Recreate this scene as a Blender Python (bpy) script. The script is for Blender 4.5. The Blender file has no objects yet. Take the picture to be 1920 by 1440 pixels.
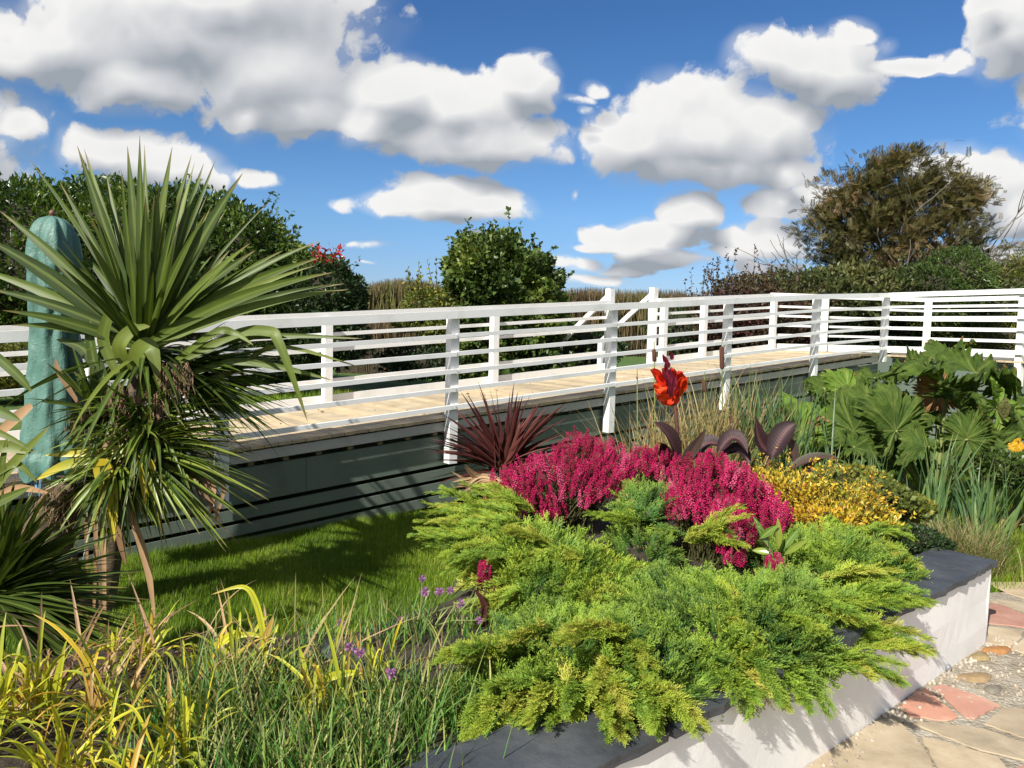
import bpy, math
import numpy as np
rad = math.radians
sc = bpy.context.scene
rng = np.random.default_rng(7)

# ------------------------------------------------------------------ camera
CAMZ, F, PITCH, ROLL = 1.65, 1440.0, rad(4.3), rad(1.42)
cf = np.array([0, math.cos(PITCH), -math.sin(PITCH)])
cu0 = np.array([0, math.sin(PITCH), math.cos(PITCH)])
cr0 = np.array([1.0, 0, 0])
cr = cr0*math.cos(ROLL) + cu0*math.sin(ROLL)
cu = cu0*math.cos(ROLL) - cr0*math.sin(ROLL)
cam = bpy.data.objects.new('camera', bpy.data.cameras.new('camera'))
sc.collection.objects.link(cam)
from mathutils import Matrix, Vector
cam.matrix_world = Matrix(((cr[0], cu[0], -cf[0], 0), (cr[1], cu[1], -cf[1], 0), (cr[2], cu[2], -cf[2], CAMZ), (0, 0, 0, 1)))
cam.data.sensor_width = 36; cam.data.lens = 27; cam.data.clip_end = 3000; cam.data.clip_start = .05
sc.camera = cam

def ray(px, py): return cf + cr*(px-960)/F + cu*(720-py)/F
def P(px, py, Y):
    r = ray(px, py); k = Y/r[1]
    return np.array([r[0]*k, Y, CAMZ + r[2]*k])
def G(px, py, z=0.0):
    r = ray(px, py); k = (z-CAMZ)/r[2]
    return np.array([r[0]*k, r[1]*k, z])

# ------------------------------------------------------------------ sun and exposure
EL, AZ = rad(38), rad(56)
L = np.array([math.cos(AZ)*math.cos(EL), math.sin(AZ)*math.cos(EL), -math.sin(EL)])
sun = bpy.data.objects.new('sun', bpy.data.lights.new('sun', 'SUN')); sc.collection.objects.link(sun)
sun.rotation_euler = Vector(L).to_track_quat('-Z', 'Y').to_euler()
sun.data.energy = 5.0; sun.data.angle = rad(.53); sun.data.color = (1, .95, .87)
sc.view_settings.view_transform = 'Standard'; sc.view_settings.look = 'None'
sc.view_settings.exposure = 0.6; sc.view_settings.gamma = 1

# ------------------------------------------------------------------ world: sky with cumulus
w = bpy.data.worlds.new('World'); sc.world = w; w.use_nodes = True; w.cycles.sampling_method = 'NONE'
nt = w.node_tree; nt.nodes.clear()
def nd(tree, typ, **kw):
    n = tree.nodes.new(typ)
    for k, v in kw.items(): setattr(n, k, v)
    return n
def mth(tree, op, a, b=None, c=None, clamp=False):
    n = tree.nodes.new('ShaderNodeMath'); n.operation = op; n.use_clamp = clamp
    for i, v in enumerate((a, b, c)):
        if v is None: continue
        if isinstance(v, (int, float)): n.inputs[i].default_value = v
        else: tree.links.new(v, n.inputs[i])
    return n.outputs[0]
def ramp_(t, fac, cols):
    r = t.nodes.new('ShaderNodeValToRGB'); t.links.new(fac, r.inputs[0]); el = r.color_ramp.elements
    while len(el) < len(cols): el.new(.5)
    for i, (p, c) in enumerate(cols): el[i].position = p; el[i].color = (*c, 1)
    return r.outputs[0]
CL = [ # px, py, rx, ry of each billow
 (330,55,310,100),(130,85,150,70),(500,140,150,95),(30,110,80,40),(420,0,230,80),(560,205,95,48),(470,215,70,30),(250,150,120,50),
 (740,170,105,55),(850,195,120,60),(880,262,150,45),(985,160,42,48),(1018,288,45,24),(700,225,70,45),
 (1098,158,34,16),(1062,178,40,12),(1080,200,22,12),(1330,255,195,92),(1180,262,100,62),(1450,255,85,82),(1330,322,165,34),(1490,330,66,36),
 (835,365,90,36),(830,392,140,24),(910,385,66,24),(720,384,50,11),
 (1288,400,56,32),(1215,440,90,22),(1135,432,46,20),(1180,458,120,10),(1235,490,70,10),(1078,487,42,9),(1068,362,12,13),
 (1475,394,72,26),(1550,380,55,26),(1390,455,56,22),(1455,455,56,28),(1425,478,110,10),
 (1490,105,98,44),(1560,130,84,58),(1585,62,46,28),(1640,85,30,22),(1700,118,110,13),(1800,108,55,20),(1895,55,60,72),(1870,0,60,30),
 (1845,345,110,62),(1910,390,140,50),(1765,330,56,38),(1890,470,80,20),
 (200,280,95,34),(290,312,100,36),(14,240,60,28),(480,342,54,18),(400,335,50,24),
 (695,463,46,7),(690,497,26,5),(1110,520,70,12),(1170,505,60,14),(1080,490,60,16),(1250,488,80,16),(1210,470,60,16),(900,440,40,9),(690,465,60,10),(1440,500,80,14),(1380,480,60,16),(2150,200,180,90),(-250,250,260,120),(2300,400,300,80),(700,-200,500,110),(-700,100,300,150),(1500,-300,380,110)]
def dens_group():
    g = bpy.data.node_groups.new('cloud_density', 'ShaderNodeTree')
    g.interface.new_socket('P', in_out='INPUT', socket_type='NodeSocketVector')
    g.interface.new_socket('D', in_out='OUTPUT', socket_type='NodeSocketFloat')
    g.interface.new_socket('S', in_out='OUTPUT', socket_type='NodeSocketFloat')
    i = g.nodes.new('NodeGroupInput'); o = g.nodes.new('NodeGroupOutput')
    wn = nd(g, 'ShaderNodeTexNoise', noise_dimensions='2D'); wn.inputs['Scale'].default_value = 6.5; wn.inputs['Detail'].default_value = 3
    g.links.new(i.outputs[0], wn.inputs['Vector'])
    s = nd(g, 'ShaderNodeVectorMath', operation='SUBTRACT'); g.links.new(wn.outputs['Color'], s.inputs[0]); s.inputs[1].default_value = (.5,.5,.5)
    ma = nd(g, 'ShaderNodeVectorMath', operation='MULTIPLY_ADD'); g.links.new(s.outputs[0], ma.inputs[0]); ma.inputs[1].default_value = (.075,.042,0)
    g.links.new(i.outputs[0], ma.inputs[2])
    cur = None
    for (px, py, rx, ry) in CL:
        r = ray(px, py); u, v = r[0]/r[1], r[2]/r[1]; a, b = F/rx*.88, F/ry*.86
        m = nd(g, 'ShaderNodeVectorMath', operation='MULTIPLY_ADD'); g.links.new(ma.outputs[0], m.inputs[0])
        m.inputs[1].default_value = (a, b, 0); m.inputs[2].default_value = (-u*a, -v*b, 0)
        d = nd(g, 'ShaderNodeVectorMath', operation='DOT_PRODUCT'); g.links.new(m.outputs[0], d.inputs[0]); g.links.new(m.outputs[0], d.inputs[1])
        if rx*ry < 1300: dd_ = mth(g, 'ADD', d.outputs['Value'], .42 if rx*ry > 700 else .72)
        else: dd_ = d.outputs['Value']
        cur = dd_ if cur is None else mth(g, 'SMOOTH_MIN', cur, dd_, .22)
    sq = mth(g, 'POWER', mth(g, 'MAXIMUM', cur, 0), .5)
    n1 = nd(g, 'ShaderNodeTexNoise', noise_dimensions='2D'); n1.inputs['Scale'].default_value = 15; n1.inputs['Detail'].default_value = 7; n1.inputs['Roughness'].default_value = .60
    g.links.new(ma.outputs[0], n1.inputs['Vector'])
    vo = nd(g, 'ShaderNodeTexVoronoi', voronoi_dimensions='2D'); vo.inputs['Scale'].default_value = 30
    g.links.new(ma.outputs[0], vo.inputs['Vector'])
    t = mth(g, 'SUBTRACT', 1.10, sq)
    n2 = nd(g, 'ShaderNodeTexNoise', noise_dimensions='2D'); n2.inputs['Scale'].default_value = 13; n2.inputs['Detail'].default_value = 2; n2.inputs['Roughness'].default_value = .45
    g.links.new(ma.outputs[0], n2.inputs['Vector'])
    g.links.new(mth(g, 'MULTIPLY_ADD', n2.outputs[0], .55, mth(g, 'SUBTRACT', 1.0, sq)), o.inputs[1])
    t = mth(g, 'MULTIPLY_ADD', mth(g, 'SUBTRACT', n1.outputs[0], .5), 1.15, t)
    t = mth(g, 'MULTIPLY_ADD', mth(g, 'SUBTRACT', .45, vo.outputs['Distance']), .36, t)
    g.links.new(t, o.inputs[0])
    return g
grp = dens_group()
tc = nd(nt, 'ShaderNodeTexCoord'); sx = nd(nt, 'ShaderNodeSeparateXYZ'); nt.links.new(tc.outputs['Generated'], sx.inputs[0])
ay = mth(nt, 'MAXIMUM', mth(nt, 'ABSOLUTE', sx.outputs[1]), .03)
cx = nd(nt, 'ShaderNodeCombineXYZ')
nt.links.new(mth(nt, 'DIVIDE', sx.outputs[0], ay), cx.inputs[0]); nt.links.new(mth(nt, 'DIVIDE', sx.outputs[2], ay), cx.inputs[1])
def dgrp(off):
    a = nd(nt, 'ShaderNodeVectorMath', operation='ADD'); nt.links.new(cx.outputs[0], a.inputs[0]); a.inputs[1].default_value = off
    q = nd(nt, 'ShaderNodeGroup'); q.node_tree = grp; nt.links.new(a.outputs[0], q.inputs[0]); return q.outputs[0], q.outputs[1]
(D0, T0), (D1, T1) = dgrp((0,0,0)), dgrp((-.012,.036,0))
MIXF = (.78, .22)
m0 = mth(nt, 'MULTIPLY_ADD', D1, MIXF[1], mth(nt, 'MULTIPLY', D0, MIXF[0])); D2 = m0
alpha = nd(nt, 'ShaderNodeMapRange', interpolation_type='SMOOTHSTEP'); nt.links.new(D0, alpha.inputs[0]); alpha.inputs[1].default_value = -.02; alpha.inputs[2].default_value = .26
lit = mth(nt, 'MULTIPLY_ADD', mth(nt, 'SUBTRACT', D0, D2), .85, mth(nt, 'MULTIPLY_ADD', mth(nt, 'SUBTRACT', T0, T1), .80, .57), clamp=True)
thin = nd(nt, 'ShaderNodeMapRange'); nt.links.new(D0, thin.inputs[0]); thin.inputs[1].default_value = .1; thin.inputs[2].default_value = 1.1
lit = mth(nt, 'SUBTRACT', lit, mth(nt, 'MULTIPLY', thin.outputs[0], .12), clamp=True)
cr_ = nd(nt, 'ShaderNodeValToRGB'); nt.links.new(lit, cr_.inputs[0])
e = cr_.color_ramp.elements; e[0].position = .05; e[0].color = (.225,.25,.285,1); e[1].position = 1.0; e[1].color = (.62,.615,.605,1)
q = cr_.color_ramp.elements.new(.5); q.color = (.40,.41,.43,1)
sky = nd(nt, 'ShaderNodeTexSky', sky_type='NISHITA'); sky.sun_disc = False; sky.sun_elevation = EL; sky.sun_rotation = rad(215.5)
sky.altitude = 20; sky.air_density = 1.0; sky.dust_density = .1; sky.ozone_density = 2.2
SKY = .1
hz = nd(nt, 'ShaderNodeHueSaturation'); hz.inputs['Saturation'].default_value = 1.0; nt.links.new(sky.outputs[0], hz.inputs['Color'])
tint = ramp_(nt, mth(nt, 'MULTIPLY', sx.outputs[2], 2.0, clamp=True), [(0,(.38,.45,.70)),(.13,(.39,.50,.72)),(.28,(.40,.57,.77)),(.45,(.34,.53,.73)),(.72,(.28,.475,.70)),(1,(.27,.46,.70))])
hz2 = nd(nt, 'ShaderNodeMix', data_type='RGBA', blend_type='MULTIPLY'); hz2.inputs['Factor'].default_value = 1; nt.links.new(hz.outputs[0], hz2.inputs['A']); nt.links.new(tint, hz2.inputs['B'])
cs = nd(nt, 'ShaderNodeVectorMath', operation='SCALE'); nt.links.new(cr_.outputs[0], cs.inputs[0]); cs.inputs['Scale'].default_value = 1/SKY
mx = nd(nt, 'ShaderNodeMix', data_type='RGBA'); 
veil = nd(nt, 'ShaderNodeMapRange', interpolation_type='SMOOTHSTEP'); nt.links.new(T0, veil.inputs[0]); veil.inputs[1].default_value = .02; veil.inputs[2].default_value = .55; veil.inputs[4].default_value = .4
back = nd(nt, 'ShaderNodeMapRange'); nt.links.new(sx.outputs[1], back.inputs[0]); back.inputs[1].default_value = -.02; back.inputs[2].default_value = -.45; back.inputs[3].default_value = 0; back.inputs[4].default_value = .8  # unseen pale cloud sheet behind the camera, added for neutral fill
nt.links.new(mth(nt, 'MAXIMUM', mth(nt, 'MAXIMUM', alpha.outputs[0], veil.outputs[0]), back.outputs[0]), mx.inputs['Factor'])
nt.links.new(hz2.outputs['Result'], mx.inputs['A']); nt.links.new(cs.outputs[0], mx.inputs['B'])
# no clouds below the horizon
bg = nd(nt, 'ShaderNodeBackground'); bg.inputs[1].default_value = SKY; nt.links.new(mx.outputs['Result'], bg.inputs[0])
wo = nd(nt, 'ShaderNodeOutputWorld'); nt.links.new(bg.outputs[0], wo.inputs[0])

# ------------------------------------------------------------------ mesh helper
class MB:
    def __init__(s): s.V = []; s.Q = []; s.T = []; s.C = []; s.mq = []; s.mt = []; s.n = 0
    def add(s, V, F_, C=None, mat=0):
        V = np.asarray(V, float).reshape(-1, 3); F_ = np.asarray(F_)
        if C is None: C = (rng.random(), 0, 0)
        C = np.broadcast_to(np.asarray(C, float), (len(V), 3))
        s.V.append(V); s.C.append(C)
        if F_.shape[1] == 4: s.Q.append(F_+s.n); s.mq.append(np.full(len(F_), mat))
        else: s.T.append(F_+s.n); s.mt.append(np.full(len(F_), mat))
        s.n += len(V)
    def poly(s, V, C=None, mat=0):   # convex-ish fan
        V = np.asarray(V, float); c = V.mean(0); n = len(V)
        s.add(np.vstack([V, c]), [(i, (i+1) % n, n) for i in range(n)], C, mat)
    def build(s, name, mats, parent=None, smooth=False, loc=None):
        V = np.concatenate(s.V); C = np.concatenate(s.C)
        if parent is not None: V = V - np.array(wloc(parent))
        elif loc is not None: V = V - np.array(loc)
        me = bpy.data.meshes.new(name)
        Q = np.concatenate(s.Q) if s.Q else np.zeros((0,4), int); T = np.concatenate(s.T) if s.T else np.zeros((0,3), int)
        li = np.concatenate([Q.ravel(), T.ravel()]); nf = len(Q)+len(T)
        me.vertices.add(len(V)); me.vertices.foreach_set('co', V.astype('f').ravel())
        me.loops.add(len(li)); me.loops.foreach_set('vertex_index', li.astype('i'))
        me.polygons.add(nf)
        ls = np.concatenate([np.arange(len(Q))*4, len(Q)*4+np.arange(len(T))*3])
        me.polygons.foreach_set('loop_start', ls.astype('i'))
        me.polygons.foreach_set('loop_total', np.concatenate([np.full(len(Q),4), np.full(len(T),3)]).astype('i'))
        mi = np.concatenate([np.concatenate(s.mq) if s.mq else np.zeros(0), np.concatenate(s.mt) if s.mt else np.zeros(0)]).astype('i')
        me.polygons.foreach_set('material_index', mi)
        me.polygons.foreach_set('use_smooth', np.full(nf, smooth))
        me.update(calc_edges=True)
        a = me.color_attributes.new('Col', 'FLOAT_COLOR', 'POINT')
        a.data.foreach_set('color', np.hstack([C, np.ones((len(C),1))]).astype('f').ravel())
        for m in (mats if isinstance(mats, (list, tuple)) else [mats]): me.materials.append(m)
        o = bpy.data.objects.new(name, me); sc.collection.objects.link(o)
        if parent is not None: o.parent = parent
        elif loc is not None: o.location = loc
        return o
def wloc(o):
    l = Vector((0,0,0))
    while o is not None: l = l + o.location; o = o.parent
    return l
def thing(name, label, cat, loc, group=None):
    o = bpy.data.objects.new(name, None); sc.collection.objects.link(o); o.location = [float(v) for v in loc]; o.empty_display_size = .1
    return tag(o, label, cat, group)
def tag(o, label, cat, group=None, kind=None):
    o['label'] = label; o['category'] = cat
    if group: o['group'] = group
    if kind: o['kind'] = kind
    return o
def U(a, b, n=None): return rng.uniform(a, b, n)

BOXF = np.array([(0,3,2,1),(4,5,6,7),(0,1,5,4),(1,2,6,5),(2,3,7,6),(3,0,4,7)])
def box8(mb, p, C=None, mat=0): mb.add(p, BOXF, C, mat)
def tube(mb, pts, rs, n=8, C=None, mat=0):
    pts = np.asarray(pts, float); rs = np.broadcast_to(np.asarray(rs, float), (len(pts),))
    t = np.gradient(pts, axis=0); t /= np.linalg.norm(t, axis=1)[:,None]+1e-9
    ref = np.array([.31,.17,.93]) if abs(t[0][2]) < .9 else np.array([1,.1,.0])
    a = np.cross(t, ref); a /= np.linalg.norm(a, axis=1)[:,None]; b = np.cross(t, a)
    th = np.linspace(0, 2*np.pi, n, endpoint=False)
    V = pts[:,None]+rs[:,None,None]*(a[:,None]*np.cos(th)[None,:,None]+b[:,None]*np.sin(th)[None,:,None])
    k = len(pts); F_ = []
    for i in range(k-1):
        for j in range(n): F_.append((i*n+j, i*n+(j+1)%n, (i+1)*n+(j+1)%n, (i+1)*n+j))
    mb.add(V.reshape(-1,3), F_, C, mat)
    mb.add(V[-1], [(0,i,i+1) for i in range(1,n-1)], C, mat)
def blades(mb, B, M, T, W, S=7, fold=.3, R=None, mat=0, ref=None, prof='strap', kink=0):
    B, M, T = [np.atleast_2d(np.asarray(a, float)) for a in (B, M, T)]; N = len(B)
    W = np.broadcast_to(np.asarray(W, float), (N,))
    R = rng.random(N) if R is None else np.broadcast_to(np.asarray(R, float), (N,))
    t = np.linspace(0, 1, S+1)[None,:,None]
    C = (1-t)**2*B[:,None]+2*t*(1-t)*M[:,None]+t*t*T[:,None]
    tan = 2*(1-t)*(M-B)[:,None]+2*t*(T-M)[:,None]; tan /= np.linalg.norm(tan, axis=2)[:,:,None]+1e-9
    if ref is None: ref = np.stack([U(-.6,.6,N), U(-.6,.6,N), np.ones(N)], 1)
    ref = np.broadcast_to(np.asarray(ref, float), (N,3))
    side = np.cross(tan, ref[:,None]); side /= np.linalg.norm(side, axis=2)[:,:,None]+1e-9
    nr = np.cross(side, tan)
    ts = t[0,:,0]
    if prof == 'strap': wp = (.5+.5*np.minimum(ts/.3,1))*(1-np.clip((ts-.4)/.6,0,1)**1.7)
    elif prof == 'leaf': wp = np.sin(np.pi*np.clip(ts,0,1)**.8)**.8*.97+.03*(1-ts)
    else: wp = 1-.75*ts
    wp = np.maximum(wp, .03)
    hw = (W[:,None]*wp[None]/2)[:,:,None]
    V = np.stack([C-side*hw+nr*hw*fold, C, C+side*hw+nr*hw*fold], 2)   # N,S+1,3,3
    col = np.zeros((N,S+1,3,3)); col[...,0] = R[:,None,None]; col[...,1] = ts[None,:,None]; col[:,:,0,2] = 1; col[:,:,2,2] = 1
    q = []
    for s_ in range(S):
        for j in range(2): q.append((s_*3+j, s_*3+j+1, (s_+1)*3+j+1, (s_+1)*3+j))
    q = np.array(q)[None]+(np.arange(N)*(S+1)*3)[:,None,None]
    mb.add(V.reshape(-1,3), q.reshape(-1,4), col.reshape(-1,3), mat)
def fan(mb, c, N, az=(0,360), el=(20,80), ln=(.3,.5), droop=(.1,.4), wd=(.02,.03), spread=.03, **k):
    a = np.radians(U(*az, N)); e_ = np.radians(U(*el, N)); l = U(*ln, N)
    d = np.stack([np.cos(e_)*np.cos(a), np.cos(e_)*np.sin(a), np.sin(e_)], 1)
    B = np.asarray(c)+np.stack([U(-1,1,N), U(-1,1,N), U(-.3,.3,N)], 1)*spread
    M = B+d*(l*.55)[:,None]; dr = U(*droop, N)*l
    T = B+d*(l*.97)[:,None]; T[:,2] -= dr
    blades(mb, B, M, T, U(*wd, N), **k)
def rotz_to(dirs, roll):   # matrices whose +Y is dir
    N = len(dirs); y = dirs/(np.linalg.norm(dirs,axis=1)[:,None]+1e-9)
    ref = np.tile([0,0,1.0], (N,1)); par = np.abs(y[:,2]) > .97; ref[par] = [1,0,0]
    x = np.cross(y, ref); x /= np.linalg.norm(x,axis=1)[:,None]; z = np.cross(x, y)
    c, s_ = np.cos(roll)[:,None], np.sin(roll)[:,None]
    return np.stack([x*c+z*s_, y, -x*s_+z*c], 2)
def stamp(mb, tv, tf, M, T, R, tc_=None, mat=0, scale=None):
    N = len(T); m = len(tv)
    if scale is not None: M = M*np.asarray(scale).reshape(-1,1,1)
    V = np.einsum('nij,mj->nmi', M, tv)+T[:,None]
    C = np.zeros((N,m,3)); C[...,0] = np.broadcast_to(R, (N,))[:,None]
    if tc_ is not None: C[...,1:] = tc_[None,:,1:]; C[...,0] = np.clip(C[...,0]+tc_[None,:,0], 0, 1)
    Fq = (np.asarray(tf)[None]+(np.arange(N)*m)[:,None,None]).reshape(-1, np.asarray(tf).shape[1])
    mb.add(V.reshape(-1,3), Fq, C.reshape(-1,3), mat)
LEAFV = np.array([(0,0,0),(-.26,.45,.08),(0,1,-.05),(.26,.45,.08),(0,.45,0)]); LEAFT = np.array([(0,4,1),(0,3,4),(4,2,1),(4,3,2)])
LEAFC = np.array([(0,0,0),(0,.5,1),(0,1,0),(0,.5,1),(0,.5,0)], float)
def leaves(mb, pos, dirs, size, R=None, mat=0, wide=1.0):
    N = len(pos); R = rng.random(N) if R is None else R
    tv = LEAFV*[wide,1,1]
    stamp(mb, tv, LEAFT, rotz_to(dirs, U(-1.4,1.4,N)), pos, R, LEAFC, mat, size)

# ------------------------------------------------------------------ materials
def newmat(name):
    m = bpy.data.materials.new(name); m.use_nodes = True; t = m.node_tree; b = t.nodes['Principled BSDF']; return m, t, b
def ramp(t, fac, cols):
    r = t.nodes.new('ShaderNodeValToRGB'); t.links.new(fac, r.inputs[0]); el = r.color_ramp.elements
    while len(el) < len(cols): el.new(.5)
    for i, (p, c) in enumerate(cols): el[i].position = p
    for i, (p, c) in enumerate(cols): el[i].position = p; el[i].color = (*c, 1)
    return r.outputs[0]
def mixc(t, fac, a, b, bt='MIX'):
    m = t.nodes.new('ShaderNodeMix'); m.data_type = 'RGBA'; m.blend_type = bt
    for s_, v in ((m.inputs['Factor'], fac), (m.inputs['A'], a), (m.inputs['B'], b)):
        if isinstance(v, (int,float)): s_.default_value = v
        elif isinstance(v, tuple): s_.default_value = (*v,1)
        else: t.links.new(v, s_)
    return m.outputs['Result']
def noise(t, scale, detail=4, rough=.55, vec=None, dist=0):
    n = t.nodes.new('ShaderNodeTexNoise'); n.inputs['Scale'].default_value = scale; n.inputs['Detail'].default_value = detail
    n.inputs['Roughness'].default_value = rough; n.inputs['Distortion'].default_value = dist
    if vec is not None: t.links.new(vec, n.inputs['Vector'])
    return n.outputs[0]
def objco(t, sc_=(1,1,1), rot=(0,0,0)):
    c = t.nodes.new('ShaderNodeTexCoord'); m = t.nodes.new('ShaderNodeMapping'); t.links.new(c.outputs['Object'], m.inputs[0])
    m.inputs['Scale'].default_value = sc_; m.inputs['Rotation'].default_value = rot; return m.outputs[0]
def bump(t, b, h, strength=.3, dist=.01):
    n = t.nodes.new('ShaderNodeBump'); n.inputs['Strength'].default_value = strength; n.inputs['Distance'].default_value = dist
    t.links.new(h, n.inputs['Height']); t.links.new(n.outputs[0], b.inputs['Normal'])
def leafm(name, cols, tip=None, tipr=(.7,1), mid=None, rough=.45, trans=.28, spec=.4, ns=None, ribs=0):
    m, t, b = newmat(name)
    a = t.nodes.new('ShaderNodeAttribute'); a.attribute_name = 'Col'; s_ = t.nodes.new('ShaderNodeSeparateColor'); t.links.new(a.outputs['Color'], s_.inputs[0])
    c = ramp(t, s_.outputs[0], cols)
    n = noise(t, ns or 9, 3, vec=objco(t)); c = mixc(t, .55, c, ramp(t, n, [(.25,(.55,.55,.55)),(.75,(1.25,1.25,1.2))]), 'MULTIPLY')
    if mid: c = mixc(t, mth(t, 'SUBTRACT', 1.0, mth(t, 'MULTIPLY', s_.outputs[2], 3.0, clamp=True), clamp=True), c, mid)
    if tip:
        r = t.nodes.new('ShaderNodeMapRange'); t.links.new(s_.outputs[1], r.inputs[0]); r.inputs[1].default_value = tipr[0]; r.inputs[2].default_value = tipr[1]
        c = mixc(t, r.outputs[0], c, tip)
    t.links.new(c, b.inputs['Base Color']); b.inputs['Roughness'].default_value = rough; b.inputs['Specular IOR Level'].default_value = spec
    if ribs: bump(t, b, mth(t, 'SINE', mth(t, 'ADD', mth(t, 'MULTIPLY', s_.outputs[1], ribs), mth(t, 'MULTIPLY', s_.outputs[2], -9.0))), .14, .003)
    tr = t.nodes.new('ShaderNodeBsdfTranslucent'); t.links.new(mixc(t, 1.0, c, (1.0,1.0,.55), 'MULTIPLY'), tr.inputs[0])
    ms = t.nodes.new('ShaderNodeMixShader'); ms.inputs[0].default_value = trans
    t.links.new(b.outputs[0], ms.inputs[1]); t.links.new(tr.outputs[0], ms.inputs[2]); t.links.new(ms.outputs[0], t.nodes['Material Output'].inputs[0])
    return m
def paint(name, col, dirt=(.45,.43,.36), amt=.25, rough=.45, grain=.15):
    m, t, b = newmat(name); v = objco(t)
    n = noise(t, 3.0, 8, .65, v); f = ramp(t, n, [(.5,(0,0,0)),(.75,(1,1,1))])
    a = t.nodes.new('ShaderNodeAttribute'); a.attribute_name = 'Col'; s_ = t.nodes.new('ShaderNodeSeparateColor'); t.links.new(a.outputs['Color'], s_.inputs[0])
    c = mixc(t, mth(t, 'MULTIPLY', f, amt), col, dirt)
    c = mixc(t, .5, c, ramp(t, s_.outputs[0], [(0,(.86,.86,.86)),(1,(1,1,1))]), 'MULTIPLY')
    t.links.new(c, b.inputs['Base Color']); b.inputs['Roughness'].default_value = rough
    bump(t, b, noise(t, 60, 4, .6, v), grain, .004); return m
def plain(name, cols, scale=8, rough=.8, bs=40, bstr=.4, bd=.01, sc_=(1,1,1), attr=False):
    m, t, b = newmat(name); v = objco(t, sc_)
    c = ramp(t, noise(t, scale, 8, .62, v), cols)
    if attr:
        a = t.nodes.new('ShaderNodeAttribute'); a.attribute_name = 'Col'; s_ = t.nodes.new('ShaderNodeSeparateColor'); t.links.new(a.outputs['Color'], s_.inputs[0])
        c = mixc(t, .8, c, ramp(t, s_.outputs[0], [(0,(.65,.62,.6)),(.5,(1,1,1)),(1,(1.25,1.15,1.0))]), 'MULTIPLY')
    t.links.new(c, b.inputs['Base Color']); b.inputs['Roughness'].default_value = rough
    bump(t, b, noise(t, bs, 6, .6, v), bstr, bd); return m

WHITE = paint('white_paint', (.80,.80,.79), (.42,.43,.33), .45)
GREENP = paint('green_paint', (.125,.16,.13), (.05,.06,.05), .5, .55, .25)  # green darkened as a whole to stand in for plant shadow
TIMBER = plain('deck_timber', [(.3,(.36,.29,.19)),(.55,(.50,.41,.27)),(.75,(.60,.51,.36))], 5, .75, 40, .3, .004, (1,1,1), True)
OLDWOOD = plain('old_wood', [(.3,(.10,.085,.045)),(.6,(.24,.19,.10)),(.8,(.32,.27,.16))], 9, .85, 40, .4, .006, (1,1,1), True)
RENDER = plain('white_render', [(.3,(.78,.755,.72)),(.6,(.87,.85,.82)),(.8,(.90,.88,.85))], 3, .85, 55, .25, .004)
SLATE = plain('slate', [(.3,(.030,.034,.040)),(.55,(.060,.066,.074)),(.75,(.10,.105,.11))], 4, .5, 14, .6, .012, (1,1,3))
def concrete():
    m, t, b = newmat('pebble_concrete'); v = objco(t)
    vo = t.nodes.new('ShaderNodeTexVoronoi'); vo.inputs['Scale'].default_value = 55; t.links.new(v, vo.inputs['Vector'])
    c = ramp(t, noise(t, 7, 8, .7, v), [(.3,(.20,.17,.12)),(.5,(.36,.32,.25)),(.7,(.50,.47,.40))])
    c = mixc(t, .5, c, ramp(t, vo.outputs['Distance'], [(0,(1.2,1.15,1.1)),(.6,(.6,.58,.52))]), 'MULTIPLY')
    t.links.new(c, b.inputs['Base Color']); b.inputs['Roughness'].default_value = .9
    bump(t, b, mth(t, 'ADD', vo.outputs['Distance'], noise(t, 20, 6, .7, v)), .7, .012); return m
CONC = concrete()
SANDST = plain('sandstone', [(.28,(.26,.21,.14)),(.5,(.42,.34,.23)),(.72,(.54,.46,.33))], 3.5, .8, 45, .3, .006, (1,1,1), True)
PINKST = plain('pink_sandstone', [(.28,(.33,.18,.13)),(.5,(.44,.225,.165)),(.72,(.52,.34,.25))], 4, .8, 50, .3, .005, (1,1,1), True)
BARK = plain('bark', [(.3,(.05,.035,.022)),(.6,(.13,.095,.06)),(.8,(.21,.16,.11))], 20, .9, 60, .8, .01)
SOIL = plain('soil', [(.3,(.02,.014,.009)),(.6,(.05,.035,.022)),(.8,(.09,.065,.04))], 14, .95, 30, 1, .02)
STEMG = plain('stem_green', [(.3,(.12,.16,.04)),(.7,(.22,.26,.08))], 10, .6)
STEMR = plain('stem_red', [(.3,(.05,.02,.018)),(.7,(.13,.05,.03))], 10, .5)
DRYST = plain('dry_stem', [(.3,(.20,.12,.05)),(.7,(.42,.30,.15))], 20, .8)
CATB = plain('cattail_brown', [(.3,(.05,.018,.010)),(.7,(.11,.04,.022))], 60, .95)

# ------------------------------------------------------------------ ramp frame
R0 = np.array([-2.22, 6.0]); dv = np.array([1.704,1.389]); STEP = np.linalg.norm(dv); dv = dv/STEP; nv = np.array([-dv[1], dv[0]])
SL = .1518/STEP; ZT = .607
def dz(s): return ZT+SL*min(s, 10.5)
def RP(s, t, h):
    p = R0+dv*s+nv*t; return (p[0], p[1], dz(s)+h)
def st(x, y):
    x = np.asarray(x)-R0[0]; y = np.asarray(y)-R0[1]; return x*dv[0]+y*dv[1], x*nv[0]+y*nv[1]

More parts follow.
